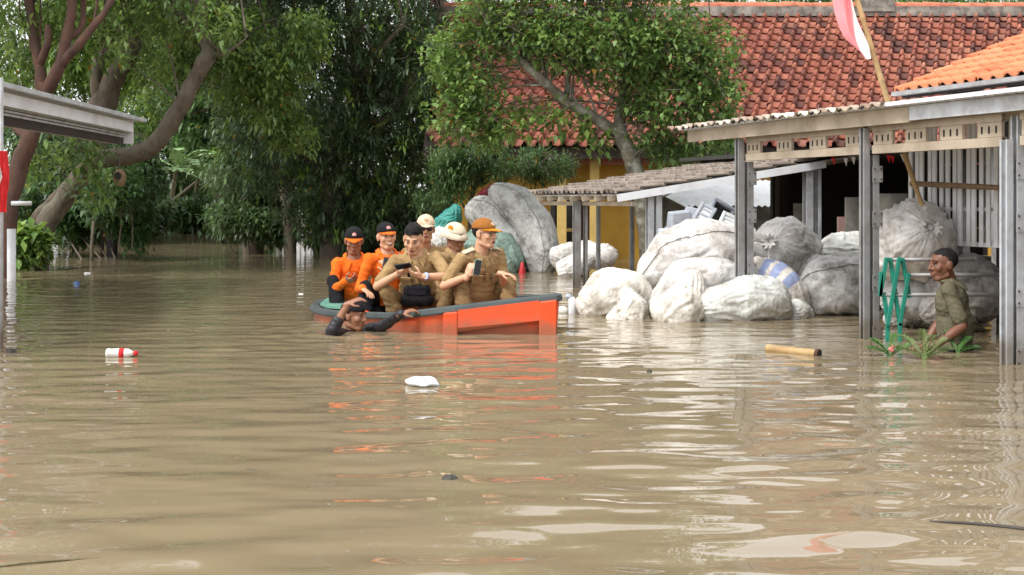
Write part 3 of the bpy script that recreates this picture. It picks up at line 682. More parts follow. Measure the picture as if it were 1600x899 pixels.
# lighter leafy boughs in front of the mango, upper left centre
b = P(455, 395, 28.4)
tree('leafy_tree', 'bright green leafy tree spreading over the lane from the left', b, 24.5,
     [([down(P(455, 395, 28.4)), P(450, 330, 28.4), P(430, 240, 28), P(400, 150, 25), P(360, 60, 24.5), P(340, -80, 24.5)], [.13, .12, .11, .1, .08, .05]),
      ([P(318, 60, 24.6), P(370, 75, 24.2), P(430, 100, 24)], [.05, .04, .02])],
     [lump(365, 60, 60, 55, 24.2, .9), lump(430, 110, 65, 50, 24, .9), lump(430, 170, 50, 40, 24, .7), lump(480, 60, 45, 45, 24, .8), lump(300, 40, 60, 50, 24.6, .9), lump(270, 110, 45, 45, 25, .7), lump(230, 180, 35, 40, 25.2, .6), lump(330, -120, 170, 120, 25, 2), lump(390, 130, 60, 50, 24.2, .9), lump(455, 215, 40, 35, 24.3, .6), lump(310, 90, 50, 50, 24.8, .8)],
     MAT['leaf'], 3000, 8, .14, .056, MID, 23, droop=.14, fresh=.32, fresh_pal=LIGHT, jitter=.05, ntw=60)

# left trees: red barked pollard and the bent grey limb
b = P(28, 402, 20)
tree('pollarded_tree', 'lopped tree with reddish peeling bark behind the metal shed roof', b, 20,
     [([down(P(2, 420, 19.6)), P(10, 350, 19.8), P(28, 270, 20), P(48, 215, 20), P(66, 165, 20.2), P(72, 130, 20.2)], [.16, .15, .135, .125, .12, .11]),
      ([P(66, 160, 20.2), P(62, 110, 20.2), P(52, 60, 20.3), P(48, 20, 20.4), P(40, -40, 20.4)], [.095, .08, .07, .06, .05]),
      ([P(72, 145, 20.2), P(92, 105, 20), P(104, 60, 20), P(112, 10, 20), P(108, -50, 20)], [.1, .085, .075, .065, .05]),
      ([P(96, 100, 20), P(122, 72, 19.8), P(145, 42, 19.8), P(170, 8, 19.9), P(190, -40, 20)], [.075, .065, .055, .045, .03]),
      ([P(104, 62, 20), P(128, 40, 20.2), P(130, -10, 20.4)], [.05, .045, .035]),
      ([P(48, 215, 20), P(20, 190, 20.3), P(5, 160, 20.6)], [.1, .08, .06]),
      ([P(62, 100, 20.2), P(74, 70, 20), P(75, 40, 20)], [.06, .055, .045])],
     [lump(20, 40, 50, 50, 20.6, .8), lump(20, 120, 45, 40, 20.8, .7), lump(90, 30, 60, 40, 21, .8), lump(170, 70, 45, 40, 21, .7), lump(40, -90, 170, 90, 20.5, 1.7), lump(20, -240, 170, 110, 21, 1.7), lump(90, -400, 180, 100, 22, 1.8), lump(70, 255, 40, 35, 20.8, .5)],  # lumps far above the view added so the crown blocks sky reflections
     MAT['leaf'], 1900, 8, .14, .058, MID, 31, barkm='bark_red', droop=.14, fresh=.25, fresh_pal=LIGHT, ntw=30)
b = P(50, 400, 22.5)
tree('leaning_tree', 'leaning grey tree with one long bent limb arching over the lane', b, 22.5,
     [([down(P(50, 400, 22.4)), P(66, 368, 22.4), P(90, 325, 22.4), P(118, 285, 22.3), P(150, 250, 22.2), P(200, 244, 22), P(245, 222, 21.8), P(283, 165, 21.6), P(312, 110, 21.5), P(326, 78, 21.5), P(308, 45, 21.5), P(280, 22, 21.6), P(262, -20, 21.7)], [.2, .17, .155, .145, .15, .145, .14, .13, .12, .12, .1, .08, .06]),
      ([P(40, 390, 22.8), P(62, 340, 22.8), P(85, 315, 22.8), P(112, 285, 22.6)], [.13, .12, .11, .1]),
      ([P(320, 82, 21.5), P(350, 84, 21.4), P(385, 60, 21.3)], [.07, .035, .008]),
      ([P(150, 250, 22.2), P(155, 205, 22.6), P(160, 165, 23), P(180, 120, 23), P(203, 85, 23), P(213, 60, 23)], [.14, .15, .22, .16, .13, .12]),
      ([P(165, 165, 23), P(150, 130, 23), P(156, 90, 23.1)], [.14, .11, .08])],
     [lump(130, 240, 40, 35, 21.4, .4), lump(150, 290, 40, 30, 21.6, .4), lump(270, 20, 60, 40, 21.6, .7), lump(335, 40, 50, 45, 21.4, .7), lump(215, 20, 45, 45, 22.4, .7), lump(235, 110, 30, 40, 22.8, .5), lump(210, -80, 160, 80, 22, 1.6), lump(240, -230, 160, 110, 22.5, 1.7)],  # last lump, unseen, raises the crown against sky glints on the water
     MAT['leaf'], 1500, 8, .14, .058, MID, 33, droop=.14, fresh=.15, fresh_pal=LIGHT, ntw=40)

# round-leaved tree in front of the red roof
Dj = 21.0; b = P(1018, 405, Dj)
tree('jackfruit_tree', 'round leaved tree with lichen grey trunk in front of the red roof', b, Dj,
     [([down(P(1020, 410, Dj)), P(1014, 370, Dj), P(1004, 320, Dj), P(990, 260, Dj), P(975, 222, Dj), P(962, 200, Dj)], [.17, .16, .145, .125, .12, .11]),
      ([P(968, 210, Dj), P(935, 188, Dj - .1), P(895, 165, Dj - .2), P(855, 132, Dj - .3), P(820, 100, Dj - .3), P(790, 70, Dj - .3), P(765, 20, Dj - .2)], [.1, .085, .08, .075, .065, .05, .03]),
      ([P(968, 208, Dj), P(972, 165, Dj + .1), P(980, 110, Dj + .1), P(975, 40, Dj), P(960, -40, Dj)], [.1, .09, .08, .06, .03]),
      ([P(976, 130, Dj), P(1020, 90, Dj - .3), P(1070, 60, Dj - .4)], [.06, .045, .02]),
      ([P(972, 180, Dj), P(1020, 175, Dj - .2), P(1080, 165, Dj - .3)], [.055, .04, .02]),
      ([P(885, 155, Dj), P(890, 100, Dj - .3), P(900, 50, Dj - .4)], [.05, .04, .02])],
     [lump(750, 45, 45, 50, Dj - .3, .7), lump(810, 45, 60, 55, Dj - .3, .8), lump(880, 60, 65, 60, Dj - .4, .9), lump(960, 70, 75, 70, Dj - .3, 1.0), lump(1040, 70, 75, 65, Dj - .3, 1.0), lump(1105, 90, 55, 65, Dj - .2, .8), lump(1120, 150, 45, 55, Dj - .2, .7),
      lump(1050, 150, 60, 60, Dj - .2, .9), lump(1000, 150, 35, 40, Dj - .2, .6), lump(1085, 215, 50, 35, Dj, .6), lump(1130, 215, 30, 40, Dj, .5), lump(1050, 245, 40, 25, Dj + .1, .5), lump(1015, 220, 40, 25, Dj + .1, .5), lump(740, 130, 50, 50, Dj - .1, .6), lump(715, 180, 45, 45, Dj, .6), lump(760, 200, 35, 35, Dj, .5), lump(700, 90, 40, 50, Dj, .6), lump(960, -60, 190, 70, Dj, 1.6), lump(800, -60, 100, 70, Dj, 1.2)],
     MAT['leaf'], 4200, 7, .1, .064, [(.14, .235, .075), (.17, .27, .085), (.115, .2, .065), (.2, .3, .095)], 41, barkm='bark_lichen', droop=.14, spread=.6, fresh=.2, fresh_pal=LIGHT, jitter=.06, ntw=150)
tr_extra = [lump(860, 180, 70, 30, Dj - .1, .4), lump(800, 190, 30, 40, Dj - .1, .4), lump(930, 215, 40, 25, Dj, .3), lump(775, 210, 22, 25, Dj, .3)]
jt = [o for o in bpy.data.objects if o.name == 'jackfruit_tree'][0]
crown('low_foliage', tr_extra, jt, MAT['leaf'], 130, 6, .13, .065, LIGHT, 42, droop=.14)

# flat feathery shrub over the grey sacks
_r = random.Random(8); SHR = []
for _k in range(30):
    _x = _r.uniform(668, 890); _t = (_x - 668) / 222; _y = _r.uniform(238 + 16 * abs(_t - .42) + 10 * (_t > .8), 300 - 26 * _t + (38 * _r.random() if _x < 730 else 0))
    SHR.append(lump(_x, _y, _r.uniform(9, 30), _r.uniform(4, 9), 23 + _r.uniform(-.6, .5), _r.uniform(.15, .35)))
b = P(770, 400, 23.2)
tree('feathery_shrub', 'flat topped fine leaved shrub over the tall grey sacks', b, 23.2,
     [([down(P(735, 410, 23.6)), P(735, 340, 23.6), P(745, 290, 23.4), P(780, 265, 23.2)], [.05, .045, .035, .025]), ([P(745, 290, 23.4), P(700, 275, 23.2), P(675, 268, 23.2)], [.03, .02, .012]), ([P(780, 265, 23.2), P(830, 262, 23), P(880, 264, 23)], [.025, .02, .01])],
     SHR,
     MAT['leaf'], 1500, 9, .1, .027, [(.075, .145, .055), (.095, .17, .065), (.06, .12, .045)], 51, droop=.1, spread=.9, fresh=.35, fresh_pal=[(.14, .23, .08)], jitter=.07, ntw=60, outw=1.2)

# bushes at the water's edge
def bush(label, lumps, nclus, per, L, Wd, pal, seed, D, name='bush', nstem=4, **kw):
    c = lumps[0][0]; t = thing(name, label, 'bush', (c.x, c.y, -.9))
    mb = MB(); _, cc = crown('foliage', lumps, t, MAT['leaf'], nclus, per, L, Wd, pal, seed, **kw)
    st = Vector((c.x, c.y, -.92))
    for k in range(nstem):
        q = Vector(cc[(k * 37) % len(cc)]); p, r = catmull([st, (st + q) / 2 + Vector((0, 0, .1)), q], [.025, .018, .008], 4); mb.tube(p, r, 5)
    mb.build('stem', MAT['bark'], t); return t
bush('light green leafy bush beside the boat at the foot of the mango', [lump(515, 350, 40, 40, 29, .8), lump(540, 320, 30, 40, 29, .7), lump(500, 310, 28, 28, 29, .6), lump(560, 360, 30, 30, 29, .6)], 700, 8, .17, .05, [(.085, .17, .05), (.11, .21, .06), (.14, .25, .07)], 61, 29, droop=.14)
bush('broad leaved light green bush in the water beside the white pipe', [lump(42, 395, 24, 24, 22, .4), lump(60, 380, 20, 16, 22, .3), lump(36, 372, 16, 14, 22, .3)], 120, 8, .2, .09, LIGHT, 62, 22, droop=.14)
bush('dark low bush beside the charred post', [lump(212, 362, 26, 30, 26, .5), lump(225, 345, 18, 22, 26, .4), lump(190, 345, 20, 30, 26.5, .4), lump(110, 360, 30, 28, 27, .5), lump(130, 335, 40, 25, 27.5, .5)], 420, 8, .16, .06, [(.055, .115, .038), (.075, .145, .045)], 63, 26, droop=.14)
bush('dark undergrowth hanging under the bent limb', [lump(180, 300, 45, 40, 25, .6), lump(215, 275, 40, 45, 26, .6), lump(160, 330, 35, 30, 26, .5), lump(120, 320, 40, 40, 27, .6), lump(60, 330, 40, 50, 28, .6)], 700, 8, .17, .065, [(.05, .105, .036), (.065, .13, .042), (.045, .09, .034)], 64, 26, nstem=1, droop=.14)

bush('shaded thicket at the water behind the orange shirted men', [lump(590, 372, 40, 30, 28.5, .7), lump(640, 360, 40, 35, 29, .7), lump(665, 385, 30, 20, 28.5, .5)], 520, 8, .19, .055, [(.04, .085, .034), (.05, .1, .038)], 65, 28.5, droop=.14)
for k, (lab, x, y, rx, ry, D) in enumerate((('low scrub on the far bank left of the fallen banana', 175, 335, 45, 25, 52), ('low scrub on the far bank behind the fallen banana', 262, 330, 50, 26, 56), ('low scrub on the far bank right of the banana plants', 345, 335, 45, 26, 55), ('low scrub on the far bank left of the white fence', 410, 338, 40, 28, 50), ('low scrub on the far bank behind the white fence', 480, 340, 45, 30, 48), ('leafy scrub at the water edge under the bent limb', 215, 352, 40, 18, 40), ('leafy scrub at the water edge below the banana plants', 300, 346, 34, 14, 46), ('leafy scrub at the water edge below the mango boughs', 378, 350, 44, 20, 36), ('leafy scrub at the water edge beside the white fence', 425, 366, 22, 14, 36), ('low scrub beyond the house corner', 570, 340, 60, 30, 46), ('low scrub beyond the house beside the shrub', 660, 340, 55, 35, 44))):
    bush(lab, [lump(x, y, rx, ry, D, 1.2), lump(x - rx * .6, y - 12, rx * .6, ry * .7, D, 1), lump(x + rx * .5, y - 16, rx * .6, ry * .8, D, 1)], 520, 8, .007 * D, .0023 * D, [(.08, .145, .055), (.105, .18, .065), (.065, .12, .05)], 90 + k, D, name='scrub_bush', droop=.14, jitter=.12)
bush('leafy bough low over the water hiding the second mango trunk', [lump(398, 350, 40, 24, 28.6, .6), lump(440, 362, 30, 20, 28.8, .5), lump(365, 345, 30, 20, 28.8, .5)], 420, 8, .17, .05, [(.082, .14, .058), (.1, .165, .066)], 66, 28.6, nstem=2, droop=.2)
# far trees closing the view
far = [('broad dark tree on the far bank beyond the banana plants', 270, 250, 95, 110, 58, 4, FARG, 71), ('pale green tree on the far bank above the fallen banana stem', 340, 190, 80, 90, 54, 4, [(.10, .18, .065), (.085, .155, .055)], 72),
       ('tall tree behind the shed roof on the far left', 60, 150, 130, 130, 42, 4, MID, 73), ('shaded tree filling the gap behind the leaning trunk', 120, 310, 110, 60, 36, 3, FARG, 74),
       ('dark tree behind the mango crowns', 520, 180, 150, 170, 40, 4, MANGO, 75), ('dark tree behind the mango and house corner', 680, 200, 100, 150, 38, 3, MANGO, 76), ('shaded tree behind the white metal fence', 440, 300, 90, 60, 44, 3, MANGO, 77), ('light tree high on the far left', 170, 60, 110, 90, 40, 3, LIGHT, 78)]
for (lab, x, y, rx, ry, D, rz, pal, sd_) in far:
    b = P(x, 380, D); sc_ = D / 40
    tree('far_tree', lab, b, D, [([down(b), P(x, y + ry * .4, D), P(x + 10, y - ry * .3, D)], [.2, .17, .08])],
         [lump(x, y, rx, ry, D, rz), lump(x - rx * .5, y - ry * .5, rx * .6, ry * .6, D - 1, rz * .7), lump(x + rx * .5, y - ry * .4, rx * .6, ry * .6, D - 1, rz * .7), lump(x, y + ry * .5, rx * .8, ry * .5, D - .5, rz * .6), lump(x, y - ry * 1.5, rx * 1.1, ry * .8, D, rz)],
         MAT['leaf'], 1500, 7, .3 * sc_, .1 * sc_, pal, sd_, droop=.14, ntw=14, group='trees closing the far end of the lane', jitter=.12)
for k, (lab, x, top, D) in enumerate([('green tree beyond the left end of the tiled ridge', 1130, -60, 42), ('green tree beyond the ridge behind the flag', 1290, -50, 40), ('green tree beyond the ridge right of the flag', 1450, -40, 43), ('green tree beyond the ridge at the right edge', 1620, -60, 41), ('tall green tree beyond the house behind the round leaved crown', 960, -120, 40)]):
    b = P(x, 380, D)
    tree('garden_tree', lab, b, D, [([down(b), P(x, 200, D), P(x + 8, top + 50, D)], [.2, .17, .08])],
         [lump(x - 40, 30, 75, 50, D, 2), lump(x + 50, 25, 75, 55, D, 2), lump(x, top + 40, 80, 55, D, 2), lump(x, 120, 110, 70, D, 2)], MAT['leaf'], 1300, 8, .24, .05, [(.11, .21, .06), (.13, .24, .07), (.09, .175, .055)], 81 + k, droop=.14, ntw=12, group='trees behind the tiled ridge', jitter=.1)

# banana plants
MAT['banana_leaf'] = mat('banana_leaf', lin((176, 204, 150)), lin((136, 172, 116)), 3, .4, .2, 12, stretch=(1, 1, 6))
MAT['banana_stem'] = mat('banana_stem', lin((120, 112, 78)), lin((80, 70, 48)), 3, .6, .2, 10, stretch=(6, 6, 1))
def banana_leaf(mb, a, dirv, L, Wd, droop, seed):
    r = random.Random(seed); a = Vector(a); d = Vector(dirv).normalized(); n = 16
    pts = []
    for k in range(n + 1):
        t = k / n; pts.append(a + d * L * t + Vector((0, 0, -droop * L * t * t)))
    side = d.cross(ZUP)
    side = side.normalized() if side.length > .01 else Vector((1, 0, 0))
    for k in range(1, n):
        w0 = Wd * math.sin(PI * min(1, (k + .15) / (n + .4))) ** .6; p = pts[k]; q = pts[k + 1]
        for s_ in (-1, 1):
            dr = r.uniform(.1, .5); w1 = w0 * r.uniform(.8, 1.05)
            tip = side * s_ * w1 * .5 * math.cos(dr) - ZUP * w1 * .5 * math.sin(dr) + d * .12 * Wd
            g = .86 if r.random() < .8 else .6
            q2 = p.lerp(q, g)
            mb.add([p, q2, q2 + tip * .98, p + tip], [(0, 1, 2, 3)])
    mb.tube(pts, [.02 * (1 - .7 * k / n) for k in range(n + 1)], 5)
def banana(label, base, h, lean, leaves, seed):
    t = thing('banana_plant', label, 'banana plant', (base.x, base.y, -.9), 'banana plants at the far bank')
    top = base + Vector((lean[0], lean[1], h)); st = MB()
    p, r = catmull([base - (top - base).normalized() * 1.0, base + (top - base) * .5, top], [.1, .085, .055], 5); st.tube(p, r, 9); st.build('stem', MAT['banana_stem'], t, smooth=True)
    for k, (dx, dy, dz, L, dr) in enumerate(leaves):
        mb = MB(); banana_leaf(mb, top, (dx, dy, dz), L * 1.35, .66, dr, seed + k); mb.build('leaf', MAT['banana_leaf'], t)
banana('upright banana plant with torn leaves on the far bank', P(262, 352, 50), 2.0, (.3, 0), [(1, -.3, .9, 1.9, .5), (1, -.2, .35, 1.8, .35), (.9, -.5, .05, 1.7, .25), (-.8, -.3, .7, 1.6, .5), (.2, -.6, 1.2, 1.6, .6), (-.6, -.6, .2, 1.5, .5), (1, -.1, 1.4, 1.8, .6)], 1)
banana('banana plant behind the bent limb', P(300, 350, 46), 1.5, (.2, 0), [(1, -.3, .5, 1.6, .5), (1, -.4, .1, 1.7, .45), (.8, -.6, -.1, 1.6, .4), (-.9, -.2, .6, 1.6, .5), (.1, -.6, 1.1, 1.6, .7)], 11)
banana('fallen banana plant leaning over the far water edge', P(228, 350, 47), 1.5, (1.9, -.3), [(1, -.2, .8, 1.3, .3), (1, -.3, .4, 1.2, .3), (.6, -.2, 1.1, 1.2, .4), (1, -.3, .1, 1.5, .5), (1, -.2, -.3, 1.6, .4)], 21)

# posts standing in the water on the left
MAT['inky'] = mat('black_post', (.02, .02, .022), (.035, .032, .03), 6, .9, .5, 20, stretch=(1, 1, .2))  # near-black over the whole post
for (lab, x, y0, y1, D, r_) in (('charred black post hung with cords under the bent limb', 174, 402, 290, 27, .11), ('thin bamboo stake in the water left of the charred post', 158, 400, 330, 27.5, .04), ('short dark stake in the water near the leaning trunk', 142, 408, 345, 25, .035)):
    q = P(x, y0, D); MB().tube([(q.x, q.y, -.95), (q.x + .02, q.y, .3), (q.x + .05, q.y, P(x, y1, D).z)], [r_, r_ * .95, r_ * .85], 9, noise=.3).build('wooden_post', MAT['inky'] if r_ > .1 else MAT['bark'], None, loc=(q.x, q.y, -.9), smooth=True, label=lab, category='post', group='posts standing in the water')
for k, (x, ya, yb, D) in enumerate(((182, 255, 398, 25), (193, 290, 392, 25.2), (113, 200, 235, 21.2))):
    a = P(x, ya, D); b = P(x + (14 if k == 1 else 3), yb, D); p, r = catmull([a, (a + b) / 2 + Vector((.07, 0, 0)), b], [.014] * 3, 6)
    MB().tube(p, r, 6).build('hanging_cord', MAT['bark'], None, loc=tuple(b), smooth=True, label=['long cord dangling from the bent limb to the water', 'loose rope end hanging beside the charred post', 'short tangle of cord below the shed roof'][k], category='cord')
# ------------------------------------------------------------------ woven plastic sacks
def sack_mat(name, c1, c2, stain, amt=.55, stripes=None, rough=.55):
    m, n, b = new_mat(name)
    t = noise_node(n, 3.5, 8, .65); r = ramp(n, t.outputs['Fac'], [(.3, c1), (.7, c2)]); out = r.outputs[0]
    t2 = noise_node(n, 4.2, 10, .78); r2 = ramp(n, t2.outputs['Fac'], [(.45, (0, 0, 0)), (.64, (amt * 1.5,) * 3)])
    mx = N(n, 'ShaderNodeMixRGB'); mx.inputs[2].default_value = (*stain, 1); n.links.new(r2.outputs[0], mx.inputs[0]); n.links.new(out, mx.inputs[1]); out = mx.outputs[0]
    t5 = noise_node(n, 13, 6, .8); r5 = ramp(n, t5.outputs['Fac'], [(.6, (0, 0, 0)), (.68, (.65,) * 3)])
    m5 = N(n, 'ShaderNodeMixRGB'); m5.inputs[2].default_value = (*[v * .45 for v in stain], 1); n.links.new(r5.outputs[0], m5.inputs[0]); n.links.new(out, m5.inputs[1]); out = m5.outputs[0]
    if stripes:
        at = N(n, 'ShaderNodeAttribute'); at.attribute_name = 'along'
        rs_ = N(n, 'ShaderNodeValToRGB'); rs_.color_ramp.interpolation = 'CONSTANT'; e = rs_.color_ramp.elements; e[0].position = 0; e[0].color = (0, 0, 0, 1); e[1].position = .38; e[1].color = (.75,) * 3 + (1,)
        for p_, v_ in ((.46, 0), (.5, .75), (.57, 0), (.62, .75), (.68, 0)): q = e.new(p_); q.color = (v_, v_, v_, 1)
        n.links.new(at.outputs['Fac'], rs_.inputs[0])
        m3 = N(n, 'ShaderNodeMixRGB'); m3.inputs[2].default_value = (*stripes, 1); n.links.new(rs_.outputs[0], m3.inputs[0]); n.links.new(out, m3.inputs[1]); out = m3.outputs[0]
    n.links.new(out, b.inputs['Base Color']); b.inputs['Roughness'].default_value = rough; b.inputs['Specular IOR Level'].default_value = .35
    w = noise_node(n, 26, 5, .7); v = N(n, 'ShaderNodeTexVoronoi'); v.feature = 'DISTANCE_TO_EDGE'; v.inputs['Scale'].default_value = 11
    tc = N(n, 'ShaderNodeTexCoord'); nw = noise_node(n, 4, 3, .6); mxv = N(n, 'ShaderNodeMixRGB'); mxv.inputs[0].default_value = .35
    n.links.new(tc.outputs['Object'], mxv.inputs[1]); n.links.new(nw.outputs['Color'], mxv.inputs[2]); n.links.new(mxv.outputs[0], v.inputs['Vector'])
    ma = N(n, 'ShaderNodeMath', operation='MULTIPLY_ADD'); ma.inputs[1].default_value = .35; n.links.new(w.outputs['Fac'], ma.inputs[0]); n.links.new(v.outputs['Distance'], ma.inputs[2])
    bp = N(n, 'ShaderNodeBump'); bp.inputs['Strength'].default_value = .5; bp.inputs['Distance'].default_value = .02
    n.links.new(ma.outputs[0], bp.inputs['Height']); n.links.new(bp.outputs[0], b.inputs['Normal'])
    return m
STN = lin((128, 114, 100))
MAT['sack_white'] = sack_mat('sack_white', lin((232, 230, 227)), lin((210, 207, 203)), STN, .5)
MAT['sack_cream'] = sack_mat('sack_cream', lin((230, 226, 217)), lin((208, 203, 192)), STN, .5)
MAT['sack_grey'] = sack_mat('sack_grey', lin((196, 196, 193)), lin((172, 172, 170)), lin((96, 90, 82)), .6)
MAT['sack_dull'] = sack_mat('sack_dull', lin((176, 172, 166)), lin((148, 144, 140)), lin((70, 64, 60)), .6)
MAT['sack_stripe'] = sack_mat('sack_stripe', lin((220, 214, 206)), lin((198, 192, 184)), STN, .4, stripes=lin((120, 142, 196)))
MAT['sack_green'] = sack_mat('sack_green', lin((150, 172, 160)), lin((120, 146, 134)), lin((70, 80, 74)), .5)
MAT['sack_mint'] = sack_mat('sack_mint', lin((220, 224, 219)), lin((202, 203, 198)), STN, .5)
MAT['sack_teal'] = sack_mat('sack_teal', lin((86, 170, 158)), lin((62, 142, 132)), lin((40, 110, 104)), .4, rough=.4)
MAT['sack_red'] = sack_mat('sack_red', lin((120, 34, 44)), lin((90, 26, 34)), lin((50, 20, 24)), .5)
MAT['seam'] = mat('seam_thread', lin((122, 114, 106)), lin((74, 68, 64)), 9, .8)

def sack(label, spine, rpx, m, seed, tie='', squash=.9, wr=1.0, seam=True, group=None, nr=84, ns=90, name='sack', seam_a=None, ends=.55):
    """bulging bag along a spine of (px, py, distance); radii in photo pixels; tie: which ends are gathered"""
    r = random.Random(seed); D0 = sum(s[2] for s in spine) / len(spine)
    pts = [P(*s) for s in spine]; rad = [q * 1.07 / F * s[2] for q, s in zip(rpx, spine)]
    m_ = max(2, nr // (len(pts) - 1)); cp_, cr_ = catmull(pts, rad, m_)
    # closed round ends
    def endcap(p, q, r0, k=7):
        d = (p - q).normalized(); return [(p + d * r0 * ends * math.sin(PI / 2 * i / k), r0 * math.cos(PI / 2 * i / k) ** .75) for i in range(1, k)] + [(p + d * r0 * ends, r0 * .03)]
    E = endcap(cp_[-1], cp_[-2], cr_[-1]); S = endcap(cp_[0], cp_[1], cr_[0])
    seq = [s for s in reversed(S)] + list(zip(cp_, cr_)) + E
    nS, nE = len(S), len(E); r_s, r_e = cr_[0], cr_[-1]
    n = len(seq); c = sum((s[0] for s in seq), Vector()) / n
    root = thing(name, label, 'sack', (c.x, c.y, min(c.z, 0)), group); o_ = org(root)
    sd_ = Vector((seed * 3.1, seed * 1.7, 0)); V = []; along = []; seamv = []
    sdir = Vector((r.uniform(-.35, .35), -.8, r.uniform(.1, .9))); npl = r.randint(17, 23); ref = None; Rm = max(cr_)
    for i, (p, rr) in enumerate(seq):
        d = (seq[min(i + 1, n - 1)][0] - seq[max(i - 1, 0)][0]).normalized()
        if ref is None:
            ref = d.cross(ZUP); ref = ref if ref.length > .05 else Vector((1, 0, 0)); ref.normalize()
        ref = (ref - d * ref.dot(d)).normalized(); bi = d.cross(ref)
        f = i / (n - 1)
        for k in range(ns):
            a = 2 * PI * k / ns; q = ref * math.cos(a) + bi * math.sin(a)
            R = rr; pl = 0
            if i < nS and 's' not in tie: q = q + ref * math.cos(a) * (r_s * .8 / max(rr, r_s * .16) - 1) * ((nS - i) / nS) ** 1.5; pl += .45 * ((nS - i) / nS)
            elif i >= n - nE and 'e' not in tie: q = q + ref * math.cos(a) * (r_e * .8 / max(rr, r_e * .16) - 1) * ((i - (n - nE) + 1) / nE) ** 1.5; pl += .45 * ((i - (n - nE)) / nE)
            if 'e' in tie: pl += math.exp(-(1 - f) / .19)
            if 's' in tie: pl += math.exp(-f / .26)
            if pl > .01: R *= 1 + pl * ((.08 + .12 * abs(mnoise.noise(Vector((math.cos(a) * 2, math.sin(a) * 2, seed))))  * 2) * math.sin(npl * a + 3.2 * math.sin(3 * a + seed) + 1.5 * math.sin(5 * a)) + .05 * math.sin((npl * 2 + 3) * a + seed))
            x = p + q * R
            x.z = p.z + (x.z - p.z) * (squash if x.z < p.z else 1.0)
            y = (x - o_) / Rm + sd_; yw = y + mnoise.noise_vector(y * 1.1) * .45
            n1 = mnoise.noise(y * .9); dv = mnoise.voronoi(yw * 1.25)[0]; cr1 = math.exp(-(dv[1] - dv[0]) / .05)
            dv = mnoise.voronoi(Vector((yw.x, yw.y, yw.z * .7)) * 2.9)[0]; cr2 = math.exp(-(dv[1] - dv[0]) / .07)
            wb = mnoise.noise(y * 1.1) * .5; n3 = 1 - abs(mnoise.noise(Vector((math.cos(a + wb) * 2.6, math.sin(a + wb) * 2.6, f * 2.6 + wb)) + sd_)) * 3; n5 = 1 - abs(mnoise.noise(Vector((math.cos(a + wb) * 5, math.sin(a + wb) * 5, f * 6 + wb * 2)) + sd_ * 1.3)) * 3; mk = max(0, mnoise.noise(y * 1.3 + Vector((3, 8, 1))) * 1.6 + .35)
            disp = rr * wr * (.19 * n1 - .065 * cr1 * (.1 + mk) + .02 * cr2 * mk + .075 * max(n3, -.2) + .035 * max(n5, -.2) * (.3 + mk))
            V.append(x + q * disp); along.append(f)
        if seam and 2 < i < n - 3:
            k = max(range(ns), key=lambda k_: (ref * math.cos(2 * PI * k_ / ns) + bi * math.sin(2 * PI * k_ / ns)).dot(sdir) + .0 * k_); a = 2 * PI * k / ns
            seamv.append(V[i * ns + k] + (ref * math.cos(a) + bi * math.sin(a)) * .005)
    Vn = np.array([tuple(v - o_) for v in V], dtype=np.float32)
    i = np.arange(n * ns).reshape(n, ns); Q = np.stack([i[:-1], np.roll(i, -1, 1)[:-1], np.roll(i, -1, 1)[1:], i[1:]], -1).reshape(-1, 4)
    me = mesh_np('bag', Vn, Q)
    at = me.attributes.new('along', 'FLOAT', 'POINT'); at.data.foreach_set('value', np.array(along, dtype=np.float32))
    link_mesh('bag', me, m, root)
    if seam and len(seamv) > 4: MB().tube([q_ + Vector((0, 0, .006 * mnoise.noise(q_ * 9))) for q_ in seamv], .0032, 5).build('seam', MAT['seam'], root, smooth=True)
    # frill beyond the tie
    for ch in tie:
        p, q = (seq[-1][0], seq[-3][0]) if ch == 'e' else (seq[0][0], seq[2][0])
        d = (p - q).normalized(); x = d.orthogonal().normalized(); y = d.cross(x); mb = MB(); R0 = Rm * .1; rings = []
        for j, (h, rr) in enumerate(((-.1, .9), (.12, .75), (.3, 1.2), (.5, 1.7), (.62, 2.0))):
            for k in range(36):
                a = 2 * PI * k / 36; w_2 = 1 + (.3 * j / 4) * math.sin(9 * a + seed) + .12 * r.uniform(-1, 1) * j / 4
                mb.v.append(p + d * Rm * .36 * h * (1 + .25 * r.uniform(-1, 1) * (j == 4)) + (x * math.cos(a) + y * math.sin(a)) * R0 * rr * w_2 - ZUP * Rm * .22 * h * h)
        mb.f = [(j * 36 + k, j * 36 + (k + 1) % 36, (j + 1) * 36 + (k + 1) % 36, (j + 1) * 36 + k) for j in range(4) for k in range(36)]
        mb.build('gathered_neck', m, root, smooth=True)
        mb = MB(); ring = [p + d * Rm * .04 + (x * math.cos(a) + y * math.sin(a)) * R0 * .95 for a in np.linspace(0, 2 * PI, 17)]; mb.tube(ring, .008, 5); mb.build('tie_string', MAT['seam'], root, smooth=True)
    return root
GP = 'sacks heaped by the carport'; GC = 'tall sacks heaped by the house'
sack('big arched white sack on top of the carport pile', [(1008, 440, 13.9), (1045, 408, 13.9), (1090, 390, 13.9), (1140, 388, 13.9), (1190, 405, 14.1)], [18, 40, 41, 37, 26], MAT['sack_white'], 3, group=GP, seam_a=2.3, wr=.9)
sack('plump white sack with gathered knot facing the camera, right of the channel post', [(1240, 405, 14.7), (1226, 398, 14.3), (1212, 385, 13.95), (1206, 378, 13.85)], [38, 50, 34, 10], MAT['sack_white'], 5, tie='e', group=GP, seam=False, ends=.3)
sack('white sack slumped across the middle of the pile', [(1030, 482, 13.4), (1062, 446, 13.4), (1100, 434, 13.3), (1150, 440, 13.4), (1175, 448, 13.5)], [20, 27, 28, 26, 20], MAT['sack_white'], 7, group=GP, seam=False)
